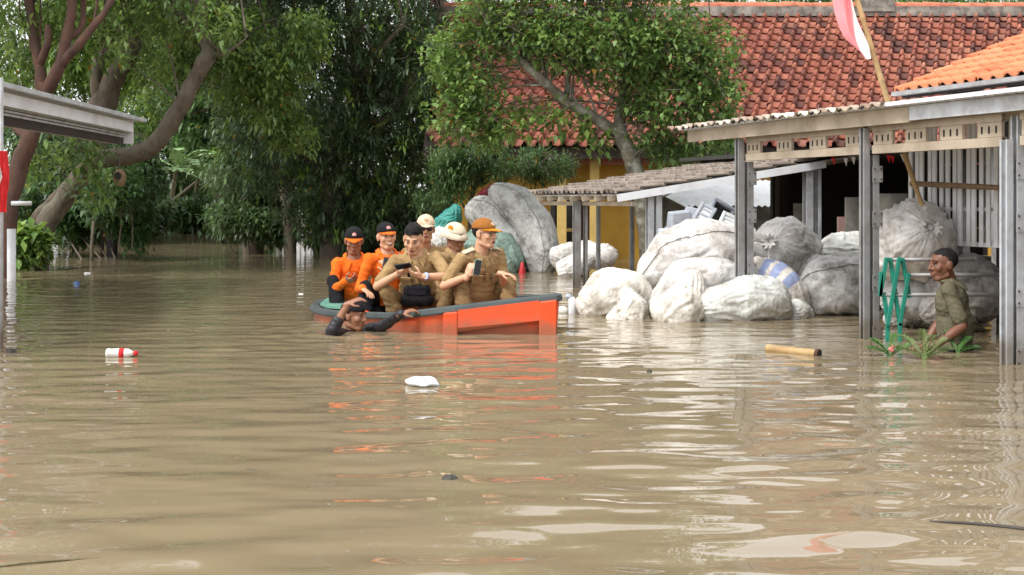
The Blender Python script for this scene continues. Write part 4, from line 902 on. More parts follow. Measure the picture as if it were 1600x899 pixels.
sack('white sack with blue stripes at the right of the pile', [(1158, 432, 13.5), (1190, 434, 13.4), (1222, 450, 13.3), (1240, 482, 13.3)], [22, 27, 29, 24], MAT['sack_stripe'], 9, group=GP, seam=False)
sack('cream sack at the left end of the pile in the water', [(918, 484, 13.5), (945, 466, 13.5), (975, 460, 13.5), (1002, 478, 13.5)], [24, 38, 38, 26], MAT['sack_cream'], 11, group=GP, seam=False)
sack('small creased sack end poking up between the cream and white sacks', [(982, 500, 13.1), (985, 478, 13.1), (976, 456, 13.2)], [30, 22, 8], MAT['sack_cream'], 13, group=GP, wr=1.3, seam=False)
sack('crumpled muddy sack standing on end at the front of the pile', [(1050, 500, 12.9), (1068, 478, 12.9), (1080, 446, 13.0), (1084, 430, 13.1)], [36, 34, 20, 9], MAT['sack_cream'], 15, group=GP, wr=1.3, seam=False)
sack('low white sack with pale green top half sunk in front of the post', [(1105, 482, 12.9), (1150, 474, 12.9), (1200, 474, 12.95), (1222, 486, 13)], [26, 33, 33, 20], MAT['sack_mint'], 17, group=GP, seam=False, wr=1.2)
sack('grey bulging sack beside the second post with folded flap on top', [(1262, 470, 13.6), (1295, 452, 13.5), (1335, 452, 13.5), (1360, 462, 13.6)], [32, 47, 47, 30], MAT['sack_grey'], 19, group=GP, seam_a=2.0)
sack('pale flattened sack behind the second post', [(1285, 398, 15), (1320, 390, 15), (1365, 390, 15)], [18, 25, 22], MAT['sack_mint'], 21, group=GP, seam=False)
sack('huge knotted white sack above the green folding gate', [(1408, 388, 12.3), (1428, 378, 11.9), (1443, 366, 11.55), (1452, 357, 11.4)], [52, 60, 44, 9], MAT['sack_white'], 23, tie='e', group=GP, seam=False, ends=.25)
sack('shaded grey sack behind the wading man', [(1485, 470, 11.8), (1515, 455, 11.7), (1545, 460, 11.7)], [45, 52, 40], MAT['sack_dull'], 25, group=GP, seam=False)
sack('grey sack behind the green folding gate', [(1400, 470, 12.2), (1432, 458, 12.1), (1468, 462, 12.1)], [30, 44, 36], MAT['sack_grey'], 27, group=GP, seam=False)
sack('low wet sack lying at the foot of the folding gate', [(1388, 500, 12.2), (1415, 492, 12.1), (1435, 497, 12.1)], [10, 17, 12], MAT['sack_grey'], 29, group=GP, seam=False)
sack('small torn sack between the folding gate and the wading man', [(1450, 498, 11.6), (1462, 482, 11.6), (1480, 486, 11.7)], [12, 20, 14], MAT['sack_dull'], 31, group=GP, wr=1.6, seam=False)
sack('tall curved grey sack leaning at the right of the house pile', [(775, 300, 21.9), (806, 318, 21.7), (834, 355, 21.5), (846, 398, 21.4), (846, 425, 21.4)], [15, 27, 28, 26, 18], MAT['sack_grey'], 33, group=GC, seam_a=3.9, wr=.7)
sack('grey sack leaning inside the tall curved one', [(742, 328, 22.0), (768, 342, 21.9), (798, 374, 21.7), (820, 412, 21.6)], [20, 30, 30, 22], MAT['sack_grey'], 35, group=GC, seam_a=4.0, wr=.8)
sack('green tinted grey sack lowest in the house pile behind the brown capped man', [(745, 375, 21.6), (775, 392, 21.4), (800, 418, 21.3)], [22, 30, 22], MAT['sack_green'], 37, group=GC, wr=.9)
sack('crumpled turquoise plastic sack under the feathery shrub', [(688, 364, 22.3), (697, 350, 22.3), (709, 334, 22.3), (714, 324, 22.3)], [12, 14, 13, 7], MAT['sack_teal'], 39, group=GC, wr=2.0, seam=False)
sack('small white sack under the turquoise one', [(672, 385, 22.2), (690, 372, 22.2), (705, 382, 22.2)], [12, 18, 12], MAT['sack_white'], 41, group=GC, seam=False)
sack('dark red sack at the top of the house pile', [(752, 310, 22.4), (763, 302, 22.3), (771, 294, 22.2)], [8, 9, 7], MAT['sack_red'], 43, group=GC, seam=False)
sack('long white sack lying in the water behind the lean-to post', [(868, 402, 21), (900, 399, 21), (940, 403, 20.8), (950, 408, 20.8)], [16, 20, 20, 16], MAT['sack_white'], 45, group=GC, seam=False)
sack('white sack corner sunk in front of the long white one', [(880, 425, 20.2), (905, 415, 20.2), (925, 405, 20.2)], [16, 20, 8], MAT['sack_white'], 47, group=GC, seam=False)

sack('white sack wedged behind the knotted one', [(1238, 440, 14.2), (1262, 425, 14.2), (1285, 432, 14.2)], [22, 30, 24], MAT['sack_white'], 49, group=GP, seam=False)
sack('white sack at the back of the pile under the plastic goods', [(1075, 380, 14.9), (1120, 372, 14.9), (1170, 378, 14.9)], [22, 26, 22], MAT['sack_white'], 51, group=GP, seam=False)
sack('low cream sack filling the gap under the big arched one', [(1005, 490, 13.6), (1035, 478, 13.6), (1060, 488, 13.5)], [18, 26, 20], MAT['sack_cream'], 53, group=GP, seam=False)
sack('small white sack end beside the striped one at the waterline', [(1225, 500, 13.1), (1245, 488, 13.1), (1262, 496, 13.2)], [12, 18, 12], MAT['sack_mint'], 55, group=GP, seam=False)
# ------------------------------------------------------------------ plastic goods on the pile
MAT['grey_plastic'] = mat('grey_plastic', lin((176, 182, 192)), lin((158, 164, 174)), 4, .4, .05, 20, dirt=lin((120, 115, 105)), dirt_amt=.4)
MAT['white_plastic'] = mat('white_plastic', lin((226, 228, 230)), lin((206, 208, 212)), 4, .35, .05, 20, dirt=lin((150, 145, 135)), dirt_amt=.4)
MAT['recess_shade'] = mat('recess_shade', (.02, .02, .022), (.03, .03, .03), 4, .4)  # near-black in place of the shade within tub slots and open casing
def oriented(px, py, D, rx, ry, rz):
    from mathutils import Euler
    return P(px, py, D), Euler((math.radians(rx), math.radians(ry), math.radians(rz))).to_matrix()
def tub(label, c, R, sx, sy, sz, m):
    t = thing('plastic_tub', label, 'tub', tuple(c), 'plastic goods thrown on the pile')
    q = lambda x, y, z: c + R @ Vector((x, y, z)); body = MB()
    def ring(s, z): return [q(sx * s * a, sy * s * b_, z) for a, b_ in ((-.5, -.42), (-.42, -.5), (.42, -.5), (.5, -.42), (.5, .42), (.42, .5), (-.42, .5), (-.5, .42))]
    rs_ = [ring(.78, -sz / 2), ring(.88, 0), ring(.95, sz * .4), ring(1.06, sz * .42), ring(1.06, sz / 2), ring(.92, sz / 2), ring(.74, -sz / 2 + .02)]
    body.v = [v for r in rs_ for v in r]; body.f = [(j * 8 + k, j * 8 + (k + 1) % 8, (j + 1) * 8 + (k + 1) % 8, (j + 1) * 8 + k) for j in range(6) for k in range(8)] + [tuple(range(7, -1, -1)), tuple(range(48, 56))]
    body.build('body', m, t, bevel=.003)
    for k in range(4): MB().box(q((k - 1.5) * sx * .17, -sy * .455, -.01), (sx * .1, .01, sz * .4), R).build('shade_slot', MAT['recess_shade'], t)
def tray(label, c, R, sx, sz, m):
    t = thing('plastic_tray', label, 'panel', tuple(c), 'plastic goods thrown on the pile')
    f = MB()
    for s in (-1, 1): f.box(c + R @ Vector((s * sx / 2, 0, 0)), (.035, .04, sz + .035), R); f.box(c + R @ Vector((0, .002, s * sz / 2)), (sx - .034, .036, .035), R)
    f.build('frame', m, t, bevel=.006)
    MB().box(c + R @ Vector((0, .008, 0)), (sx - .03, .01, sz - .03), R).build('sheet', MAT['white_plastic'], t)
    for k in range(3): MB().box(c + R @ Vector((0, -.002, (k - 1) * sz * .28)), (sx - .036, .016, .018), R).build('rib', m, t)
c, R = oriented(1062, 344, 14.4, 8, -6, 10); R = R @ Matrix.Rotation(PI, 3, 'X'); tub('grey plastic tub upside down on the sacks', c, R, .26, .2, .17, MAT['grey_plastic'])
c, R = oriented(1084, 338, 14.9, 0, 14, -15); R = R @ Matrix.Rotation(PI, 3, 'X'); tub('second grey tub tipped behind the upside down one', c, R, .24, .2, .17, MAT['grey_plastic'])
c, R = oriented(1100, 336, 14.3, -20, 28, -18); tray('white plastic panel leaning over the dark casing', c, R, .14, .2, MAT['grey_plastic'])
c, R = oriented(1135, 350, 14.2, -15, 24, -14); tray('white framed panel leaning lowest at the right of the goods', c, R, .13, .19, MAT['white_plastic'])
c, R = oriented(1122, 336, 14.6, -10, 30, 5)
tc2 = thing('appliance_case', 'grey broken appliance casing with dark open face on the sacks', 'casing', tuple(c), 'plastic goods thrown on the pile')
fm = MB()
for s in (-1, 1): fm.box(c + R @ Vector((s * .11, 0, 0)), (.03, .16, .2), R); fm.box(c + R @ Vector((0, 0, s * .115)), (.25, .162, .03), R)
fm.build('shell', MAT['grey_plastic'], tc2, bevel=.005); MB().box(c + R @ Vector((0, .03, 0)), (.19, .09, .198), R).build('inside', MAT['recess_shade'], tc2)
a = P(1030, 366, 14.3); MB().tube([a, a + Vector((.26, .1, .01))], .058, 16).build('plastic_pipe', MAT['grey_plastic'], None, loc=tuple(a), smooth=True, label='short grey plastic pipe lying behind the arched sack', category='pipe')
MAT['red_paint'] = mat('red_plastic', lin((190, 36, 40)), lin((160, 30, 34)), 4, .45)
a = P(816, 428, 20.9)
co = thing('traffic_cone', 'small red cone standing in the water by the grey sacks', 'cone', (a.x, a.y, -.2))
MB().tube([(a.x, a.y, -.3), (a.x, a.y, .03), (a.x, a.y, .16), (a.x, a.y, .175)], [.06, .05, .022, .01], 10).build('cone_body', MAT['red_paint'], co, smooth=True)

# ------------------------------------------------------------------ flag, bamboo, bunting, pipes, folding gate
MAT['bamboo'] = mat('bamboo', lin((200, 170, 120)), lin((160, 128, 84)), 4, .55, .15, 20, dirt=lin((110, 84, 54)), dirt_amt=.5, dirt_scale=6)
MAT['bamboo_dark'] = mat('aged_bamboo', lin((150, 122, 90)), lin((112, 88, 64)), 4, .65, .2, 20, dirt=lin((80, 62, 44)), dirt_amt=.6, dirt_scale=6)
MAT['flag_red'] = mat('flag_red', lin((244, 150, 154)), lin((236, 134, 140)), 5, .8, .2, 20)  # pink tone stands in for light shining through the red cloth
MAT['flag_white'] = mat('flag_white', lin((240, 236, 234)), lin((222, 216, 214)), 5, .8, .2, 20)
MAT['cloth_red'] = mat('cloth_red', lin((214, 30, 34)), lin((186, 22, 28)), 5, .75, .2, 20)
def bamboo_rod(mb, a, b, r, n=10, node=.3):
    a = Vector(a); b = Vector(b); L = (b - a).length; k = max(2, int(L / node)); p = []; rr = []
    for i in range(k + 1):
        t = i / k; c_ = a.lerp(b, t)
        for dt, s in ((-.02, 1), (-.008, 1.12), (.008, 1.12), (.02, 1)):
            tt = t + dt / L * 1.0
            if 0 <= tt <= 1: p.append(a.lerp(b, tt)); rr.append(r * s * (1 - .15 * tt))
    mb.tube(p, rr, n)
Dg = 12.9
fp = thing('flag', 'red and white flag drooping from a leaning bamboo pole before the tiled roof', 'flag', tuple(P(1390, 170, Dg)))
mb = MB(); bamboo_rod(mb, P(1392, 175, Dg), P(1318, -70, Dg), .026); mb.build('pole', MAT['bamboo'], fp, smooth=True)
Le = [(1292, -60), (1300, -15), (1306, 25), (1319, 56), (1337, 76), (1351, 92)]; Re = [(1322, -60), (1329, -15), (1338, 22), (1347, 50), (1356, 74), (1361, 93)]
Lc, fr_ = catmull([P(x, y, Dg - .05) for x, y in Le], [1.0, .98, .86, .62, .3, .0], 6); Rc, _ = catmull([P(x, y, Dg - .05) for x, y in Re], [0] * 6, 6)
def cloth_band(f0, f1, nu=9):
    mb = MB(); n = len(Lc)
    for i in range(n):
        for k in range(nu):
            u = f0(i) + (f1(i) - f0(i)) * k / (nu - 1); p = Lc[i].lerp(Rc[i], u)
            fold = .035 * math.sin(u * 7 + i * .16) + .015 * math.sin(u * 15 + i * .4); mb.v.append(p + Vector((0, fold, 0)))
    mb.f = [(i * nu + k, i * nu + k + 1, (i + 1) * nu + k + 1, (i + 1) * nu + k) for i in range(n - 1) for k in range(nu - 1)]
    return mb
cloth_band(lambda i: 0, lambda i: fr_[i]).build('red_band', MAT['flag_red'], fp, smooth=True)
cloth_band(lambda i: fr_[i], lambda i: 1).build('white_band', MAT['flag_white'], fp, smooth=True)
rc_ = thing('red_cloth', 'red cloth hanging from the dark pole at the left edge', 'cloth', tuple(P(6, 335, 10.3)))
mb = MB(); nn_ = 12
for i in range(nn_):
    y = 236 + 96 * i / (nn_ - 1)
    for k in range(7):
        x = -4 + (20 - 6 * abs(i / (nn_ - 1) - .5)) * k / 6 - 2; mb.v.append(P(x, y, 10.3) + Vector((0, .02 * math.sin(k * 2.1 + i * .5), 0)))
mb.f = [(i * 7 + k, i * 7 + k + 1, (i + 1) * 7 + k + 1, (i + 1) * 7 + k) for i in range(nn_ - 1) for k in range(6)]
mb.build('cloth_fold', MAT['cloth_red'], rc_, smooth=True)
mb = MB()
for i in range(8):
    y = 258 + 44 * i / 7
    for k in range(5):
        w_2 = 13 * (1 - abs(i / 7 - .4) * 1.3); mb.v.append(P(-8 + max(w_2, .5) * k / 4, y, 10.22) + Vector((0, .012 * math.sin(k * 2 + i), 0)))
mb.f = [(i * 5 + k, i * 5 + k + 1, (i + 1) * 5 + k + 1, (i + 1) * 5 + k) for i in range(7) for k in range(4)]
mb.build('white_corner', MAT['sack_dull'], rc_, smooth=True)
a, b = P(1424, 287, 11.9), P(1572, 294, 10.7); mb = MB(); bamboo_rod(mb, a, b, .024); mb.build('bamboo_pole', MAT['bamboo_dark'], None, loc=tuple(a), smooth=True, label='bamboo pole tied level across the white slats', category='pole')
a, b = P(1412, 238, 11.6), P(1443, 328, 11.6); mb = MB(); bamboo_rod(mb, a, b, .022); mb.build('bamboo_pole', MAT['bamboo'], None, loc=tuple(b), smooth=True, label='slanting bamboo pole leaning on the white slats', category='pole')
for k, (x, y, cm) in enumerate(((1302, 247, 'red'), (1321, 248, 'white'), (1333, 246, 'white'), (1388, 243, 'red'), (1394, 244, 'red'), (1410, 241, 'white'))):
    a = P(x, y, 13.3 - k * .15); w_2 = .02
    MB().plate([a + Vector((-w_2, 0, .0)), a + Vector((w_2, 0, 0)), a + Vector((.012, .012, -.07))], .003).build('bunting_pennant', MAT['cloth_red'] if cm == 'red' else MAT['flag_white'], None, loc=tuple(a), label=['leftmost tiny red pennant under the pierced truss', 'tiny white pennant right of the leftmost red one', 'third tiny pennant from the left under the truss, white', 'left one of two tiny red pennants beside the slanting bamboo', 'right one of two tiny red pennants beside the slanting bamboo', 'tiny white pennant touching the slanting bamboo pole'][k], category='pennant', group=f'{cm} pennants under the truss')
for k, (x0, x1, y, D) in enumerate(((1384, 1522, 406, 10.95), (1420, 1562, 430, 10.97), (1380, 1562, 461, 10.93))):
    a, b = P(x0, y, D), P(x1, y - .5, D); MB().tube([a, b], .0155, 10).build('metal_pipe', MAT['steel'], None, loc=tuple(a), smooth=True, label=['topmost level steel pipe behind the wading man', 'middle level steel pipe behind the wading man', 'lowest level steel pipe behind the wading man'][k], category='pipe', group='level pipes behind the wading man')
MAT['gate_green'] = mat('green_gate_paint', lin((28, 140, 118)), lin((20, 116, 98)), 5, .45, .1, 30, dirt=lin((60, 90, 80)), dirt_amt=.4, dirt_scale=6)
gt = thing('folding_gate', 'green scissor folding gate bunched beside the steel post', 'gate', tuple(P(1396, 530, 10.9)))
Dq = 10.9
bars = [(1385, 405, 1375, 462), (1391, 405, 1406, 508), (1405, 405, 1387, 508), (1410, 405, 1421, 464), (1420, 429, 1406, 508), (1381, 459, 1387, 502), (1377, 426, 1376, 462), (1387, 506, 1386, 575), (1406, 506, 1406, 575)]
for k, (xa, ya, xb, yb) in enumerate(bars):
    off = .026 * (k % 2); MB().bar(P(xa, ya, Dq + off), P(xb, yb, Dq + off), .033, .02, up=(0, 1, 0), ext=.008).build('bar', MAT['gate_green'], gt, bevel=.004)
for (x, y) in ((1388, 405), (1407.5, 405)):
    q = P(x, y, Dq - .014); MB().tube([q + Vector((0, .06, 0)), q - Vector((0, .008, 0))], .014, 8).build('pivot', MAT['gate_green'], gt)

# ------------------------------------------------------------------ floating things
def wp(x, y): return P(x, y, WD(y))
MAT['clear_plastic'] = mat('clear_plastic', lin((226, 224, 218)), lin((206, 204, 196)), 6, .2, .2, 30)
a = wp(166, 558); b = wp(214, 558)
bt = thing('plastic_bottle', 'floating clear plastic bottle with a red band and red cap', 'bottle', tuple(a))
z = Vector((0, 0, .025)); d = (b - a)
ps = [a + d * t + z for t in (0, .01, .05, .12, .14, .3, .32, .42, .44, .58, .6, .72, .82, .9)]
MB().tube(ps, [.02, .03, .036, .036, .033, .036, .035, .036, .035, .036, .035, .034, .022, .013], 14).build('body', MAT['clear_plastic'], bt, smooth=True)
MB().tube([a + d * .44 + z, a + d * .6 + z], .0372, 14).build('label_band', MAT['cloth_red'], bt, smooth=True)
MB().tube([a + d * .9 + z, a + d * 1.02 + z], [.017, .017], 12).build('cap', MAT['cloth_red'], bt, smooth=True)
a = wp(660, 601); MB().ell(a + Vector((0, 0, .012)), (.105, .11, .03), None, 24, 12).build('foam_block', MAT['white_plastic'], None, loc=tuple(a), smooth=True, label='white foam lump floating in the open water', category='foam')
fo = bpy.data.objects['foam_block']
for v in fo.data.vertices: v.co += Vector((0, 0, 1)) * .018 * mnoise.noise(v.co * 14) + v.co * .25 * mnoise.noise(v.co * 9)
a, b = wp(1199, 549), wp(1278, 557); lg = thing('bamboo_log', 'pale cut bamboo log floating before the carport with hollow end', 'log', tuple(a))
hx_ = (b - a).normalized(); mb = MB(); bamboo_rod(mb, a + Vector((0, 0, .016)), b + Vector((0, 0, .018)), .034, 14, .35); mb.build('stem', MAT['bamboo'], lg, smooth=True)
e = b + Vector((0, 0, .018)); ax = Vector((.75, -.66, 0)); MB().tube([e - hx_ * .012, e + ax * .012], [.036, .034], 14).build('cut_end', MAT['bark_red'], lg); MB().tube([e + ax * .008, e + ax * .0145], .022, 12).build('hollow', MAT['hole'], lg)
MAT['debris'] = mat('wet_debris', (.03, .026, .022), (.05, .042, .034), 8, .6, .4, 20)
MAT['blue_plastic'] = mat('blue_plastic', lin((80, 120, 190)), lin((60, 96, 160)), 6, .4)
MAT['frondleaf'] = mat('floating_leaf_green', (.12, .16, .05), (.1, .13, .04), 9, .5)
def scrap(label, x, y, w, h, m, seed, cat='scrap', name='floating_scrap', flat=.5):
    a = wp(x, y); r = random.Random(seed); D = WD(y); W_ = w / F * D; mb = MB()
    nseg = 9; base = []
    for k in range(nseg):
        t = 2 * PI * k / nseg; rr = r.uniform(.6, 1.1); base.append(a + Vector((W_ / 2 * rr * math.cos(t), W_ * flat * rr * math.sin(t), -.01 + .004 * r.random())))
    top = [a + (q - a) * .6 + Vector((r.uniform(-.1, .1) * W_, 0, h / F * D * r.uniform(.5, 1.1))) for q in base]
    mb.v = base + top; mb.f = [(k, (k + 1) % nseg, nseg + (k + 1) % nseg, nseg + k) for k in range(nseg)] + [tuple(range(nseg, 2 * nseg)), tuple(range(nseg - 1, -1, -1))]
    return mb.build(name, m, None, loc=tuple(a), label=label, category=cat)
scrap('dark curled scrap floating in the middle of the near water', 704, 748, 36, 9, MAT['debris'], 1)
scrap('thin dark twig floating left of the dark scrap', 395, 735, 40, 3, MAT['debris'], 2, flat=.2)
scrap('small brown leaf floating near the bottom centre', 625, 812, 44, 2, MAT['bark'], 3, flat=.3)
scrap('crumpled blue plastic bit floating far left', 120, 444, 14, 5, MAT['blue_plastic'], 4)
scrap('dark clump floating by the left pole', 18, 552, 22, 8, MAT['debris'], 5)
scrap('pale scrap of foam floating in the far lane', 136, 428, 14, 3, MAT['white_plastic'], 6)
scrap('small pale scrap floating near the orange men', 470, 460, 12, 3, MAT['white_plastic'], 7)
scrap('small dark scrap right of the boat reflection', 1015, 580, 12, 4, MAT['debris'], 8)
scrap('brown scrap floating between boat and bottle', 300, 470, 10, 3, MAT['bark'], 9)
for k, (x, y, w, m) in enumerate(((245, 357, 14, 'white_plastic'), (275, 358, 22, 'white_plastic'), (300, 357, 12, 'blue_plastic'), (330, 358, 26, 'white_plastic'), (352, 358, 10, 'sack_teal'), (372, 359, 18, 'white_plastic'), (405, 366, 12, 'white_plastic'), (258, 356, 18, 'bark'), (316, 356, 22, 'bark'), (390, 358, 26, 'bark'), (425, 362, 20, 'white_plastic'))):
    scrap(f'{["white", "flat white", "blue", "long white", "turquoise", "pale", "lone white", "brown", "brown flat", "long brown", "rightmost white"][k]} bit of litter along the far water edge', x, y, w, 1.6, MAT[m], 20 + k, cat='litter', name='floating_scrap', flat=.3)['group'] = 'litter along the far water edge'
_lr = random.Random(12)
for k in range(16):
    x, y = _lr.uniform(40, 1560), 470 + 400 * _lr.random() ** 1.3
    if 480 < x < 900 and y < 560 or x > 1000 and y < 580: continue
    scrap('tiny leaf scrap adrift on the open near water', x, y, _lr.uniform(.02, .05) * F / WD(y), 1.5, MAT[_lr.choice(['bark', 'debris', 'bamboo_dark', 'frondleaf'])], 60 + k, cat='leaf', name='floating_leaf', flat=_lr.uniform(.15, .5))['group'] = 'tiny leaf scraps on the open water'
mb = MB(); p, r = catmull([wp(1452, 817) + ZUP * .004, wp(1520, 822) + ZUP * .008, wp(1612, 831) + ZUP * .006], [.003, .0055, .0075], 5); mb.tube(p, r, 7, noise=.3); mb.build('floating_stick', MAT['debris'], None, loc=tuple(p[0]), smooth=True, label='thin dark stick floating at the lower right edge', category='stick')
mb = MB(); p, r = catmull([wp(-10, 888) + ZUP * .004, wp(60, 882) + ZUP * .008, wp(155, 874) + ZUP * .003], [.003, .004, .002], 5); mb.tube(p, r, 7); mb.build('floating_stalk', MAT['banana_stem'], None, loc=tuple(p[0]), smooth=True, label='green plant stalk floating at the lower left corner', category='stalk')
a = wp(893, 490); bo = thing('floating_can', 'white plastic can bobbing by the bow of the boat', 'can', tuple(a)); 
MB().tube([a + Vector((.0, 0, -.06)), a + Vector((.01, 0, .0)), a + Vector((.005, 0, .13)), a + Vector((-.005, 0, .15))], [.04, .04, .038, .03], 14).build('body', MAT['white_plastic'], bo, smooth=True)
MB().ell(a + Vector((-.03, .02, .16)), (.032, .03, .03)).build('lid', MAT['grey_plastic'], bo, smooth=True)
MB().ell(wp(882, 490) + Vector((-.02, .05, .02)), (.06, .05, .05)).build('floating_bag', MAT['clear_plastic'], None, loc=tuple(wp(882, 490)), smooth=True, label='clear plastic bag floating beside the white can at the bow', category='bag')
# corrugated white fence on the far left bank
ff = thing('metal_fence', 'white ribbed metal fence half hidden under the mango leaves', 'fence', tuple(P(460, 382, 35)))
for k in range(14):
    a = P(433 + k * 4.2, 383, 35); MB().box(Vector((a.x, 35 + .03 * (k % 2), .35)), (.062, .02, 2.4)).build('panel_rib', MAT['white_sheet'], ff)
MB().box(Vector((P(460, 383, 35).x, 35.06, .9)), (.95, .03, .06)).build('rail', MAT['steel'], ff)
# birdhouse on a cord
a = P(187, 278, 21.6); bh = thing('bird_house', 'small clay pot nest hanging from the bent limb', 'nest', tuple(a))
mb = MB(); mb.tube([a + Vector((0, 0, -.13)), a + Vector((0, 0, -.1)), a + Vector((0, 0, 0)), a + Vector((0, 0, .08)), a + Vector((0, 0, .13))], [.05, .085, .1, .085, .04], 14); mb.build('pot', MAT['bamboo_dark'], bh, smooth=True)
MB().tube([a + Vector((0, -.085, .03)), a + Vector((0, -.11, .032))], .055, 12).build('shade_opening', MAT['hole'], bh); MB().tube([a + Vector((0, 0, .12)), P(187, 246, 21.8)], .008, 5).build('cord', MAT['bark'], bh)
# ------------------------------------------------------------------ rescue boat
MAT['boat_orange'] = mat('boat_orange', lin((236, 84, 30)), lin((224, 72, 24)), 3, .38, .05, 12, dirt=lin((176, 84, 52)), dirt_amt=.5, dirt_scale=4, tide=.1)
MAT['boat_green'] = mat('boat_green', lin((112, 168, 148)), lin((92, 146, 128)), 3, .5, .05, 12, dirt=lin((80, 100, 90)), dirt_amt=.4)
MAT['boat_rubber'] = mat('boat_rubber', lin((72, 82, 82)), lin((54, 62, 64)), 6, .55, .2, 30)
boat = thing('rescue_boat', 'orange fibreglass rescue boat with dark rubber gunwale carrying six men', 'boat', (-.6, 12.8, -.1))
outl = OUTL
NB = len(outl); ctr = Vector((*BCTR, 0))
def oring(sc, z=None, dz=0): return [Vector((ctr.x + (x - ctr.x) * sc, ctr.y + (y - ctr.y) * sc, (zz_ if z is None else z) + dz)) for x, y, zz_ in outl]
hull = MB(); rings = [oring(.93, -.25), oring(.965, -.02), oring(.99, None, -.02), oring(.93, None, -.02), oring(.87, -.1)]
hull.v = [v for r in rings for v in r]
hull.f = [(j * NB + k, j * NB + (k + 1) % NB, (j + 1) * NB + (k + 1) % NB, (j + 1) * NB + k) for j in range(4) for k in range(NB)] + [tuple(range(NB - 1, -1, -1)), tuple(range(4 * NB, 5 * NB))]
ho = hull.build('hull', MAT['boat_orange'], boat)
gw = MB(); rg = [oring(1.006, None, -.045), oring(1.012, None, -.03), oring(1.006, None, .002), oring(.995, None, .012), oring(.95, None, .012), oring(.935, None, -.0), oring(.935, None, -.05)]
gw.v = [v for r in rg for v in r]; m7 = len(rg)
gw.f = [(j * NB + k, j * NB + (k + 1) % NB, ((j + 1) % m7) * NB + (k + 1) % NB, ((j + 1) % m7) * NB + k) for j in range(m7) for k in range(NB)]
gw.build('gunwale', MAT['boat_rubber'], boat)
# raised outer frame leaving a recessed panel near the bow, with a slanting lower ledge
def nearp(x, z, off): return Vector((x, 11.487 - off, z))
def gz(x): return .215 + (x + .47) * .118
for pts in ([(-.56, -.2), (-.44, -.2), (-.44, gz(-.44) - .03), (-.56, gz(-.56) - .03)], [(.22, -.2), (.365, -.2), (.365, gz(.365) - .03), (.22, gz(.22) - .03)]):
    MB().plate([nearp(x, z, .012 - .05 * min(0, z) * 0) for x, z in pts], .06, (0, 1, 0)).build('bow_frame', MAT['boat_orange'], boat, bevel=.01)
lg_ = MB(); A = [nearp(-.44, .02, .0), nearp(.22, .085, .0), nearp(.22, -.2, .0), nearp(-.44, -.2, .0)]; B = [nearp(-.44, -.005, -.03), nearp(.22, .06, -.03), nearp(.22, -.2, -.03), nearp(-.44, -.2, -.03)]
lg_.v = [nearp(-.44, .055, .035), nearp(.22, .115, .035), nearp(.22, .10, .01), nearp(-.44, .02, .01), nearp(-.44, gz(-.44) - .02, .028), nearp(.22, gz(.22) - .02, .028), nearp(-.44, gz(-.44) - .02, -.05), nearp(.22, gz(.22) - .02, -.05), nearp(-.44, .02, -.05), nearp(.22, .10, -.05)]
lg_.f = [(0, 1, 5, 4), (3, 2, 1, 0), (4, 5, 7, 6), (8, 9, 2, 3), (0, 4, 6, 8, 3), (1, 2, 9, 7, 5)]
lg_.build('bow_panel', MAT['boat_orange'], boat)
sdk = MB(); sdk.plate([Vector((-1.55, 12.75, .115)), Vector((-1.32, 12.95, .117)), Vector((-1.4, 14.15, .117)), Vector((-1.72, 14.25, .115)), Vector((-1.83, 13.9, .115)), Vector((-1.8, 13.2, .115)), Vector((-1.7, 12.9, .115))], .02, (0, 0, 1)); sdk.build('stern_deck', MAT['boat_green'], boat)
for (xa, ya, xb, yb) in ((-1.3, 12.6, -.75, 13.45), (-.85, 12.2, -.3, 12.95), (-.3, 11.85, .05, 12.5)):
    MB().bar((xa, ya, .02), (xb, yb, .02), .26, .05).build('thwart', MAT['boat_green'], boat, bevel=.008)
MAT['boots_orange'] = mat('orange_boots', lin((238, 86, 34)), lin((220, 70, 26)), 4, .4)

# ------------------------------------------------------------------ people
def skin_mat(name, c):
    m, n, b = new_mat(name)
    t = noise_node(n, 14, 4, .6); r = ramp(n, t.outputs['Fac'], [(.35, c), (.7, tuple(v * .86 for v in c))])
    n.links.new(r.outputs[0], b.inputs['Base Color']); b.inputs['Roughness'].default_value = .48
    b.inputs['Subsurface Weight'].default_value = .08; b.inputs['Subsurface Radius'].default_value = (.02, .008, .005); b.inputs['Subsurface Scale'].default_value = .3
    return m
SK = {'brown': skin_mat('skin_brown', lin((150, 104, 78))), 'tan': skin_mat('skin_tan', lin((190, 140, 108))), 'light': skin_mat('skin_light', lin((208, 160, 128))), 'dark': skin_mat('skin_dark', lin((120, 78, 58)))}
def cloth(name, c, c2=None, sc=5, bump=.5): return mat(name, lin(c), lin(c2) if c2 else None, sc, .85, bump * 1.7, 20, spec=.2, bdist=.025, dirt=tuple(v * .62 for v in lin(c)), dirt_amt=.45, dirt_scale=7)
MAT['shirt_orange'] = cloth('orange_shirt', (250, 122, 40), (240, 104, 28)); MAT['shirt_khaki'] = cloth('khaki_shirt', (174, 145, 102), (154, 126, 86)); MAT['khaki_dark'] = cloth('khaki_trousers', (146, 119, 81), (120, 97, 65))
MAT['black_cloth'] = cloth('black_cloth', (34, 34, 38), (24, 24, 28)); MAT['olive_shirt'] = cloth('olive_shirt', (112, 106, 86), (94, 90, 72)); MAT['wet_black'] = mat('wet_black_cloth', lin((38, 36, 42)), lin((26, 26, 30)), 5, .45, .4, 16)
MAT['hair'] = mat('black_hair', (.010, .009, .009), (.016, .014, .013), 20, .7, .5, 60, spec=.2); MAT['grey_hair'] = mat('greying_hair', (.03, .028, .027), (.07, .068, .065), 30, .6, .5, 60)
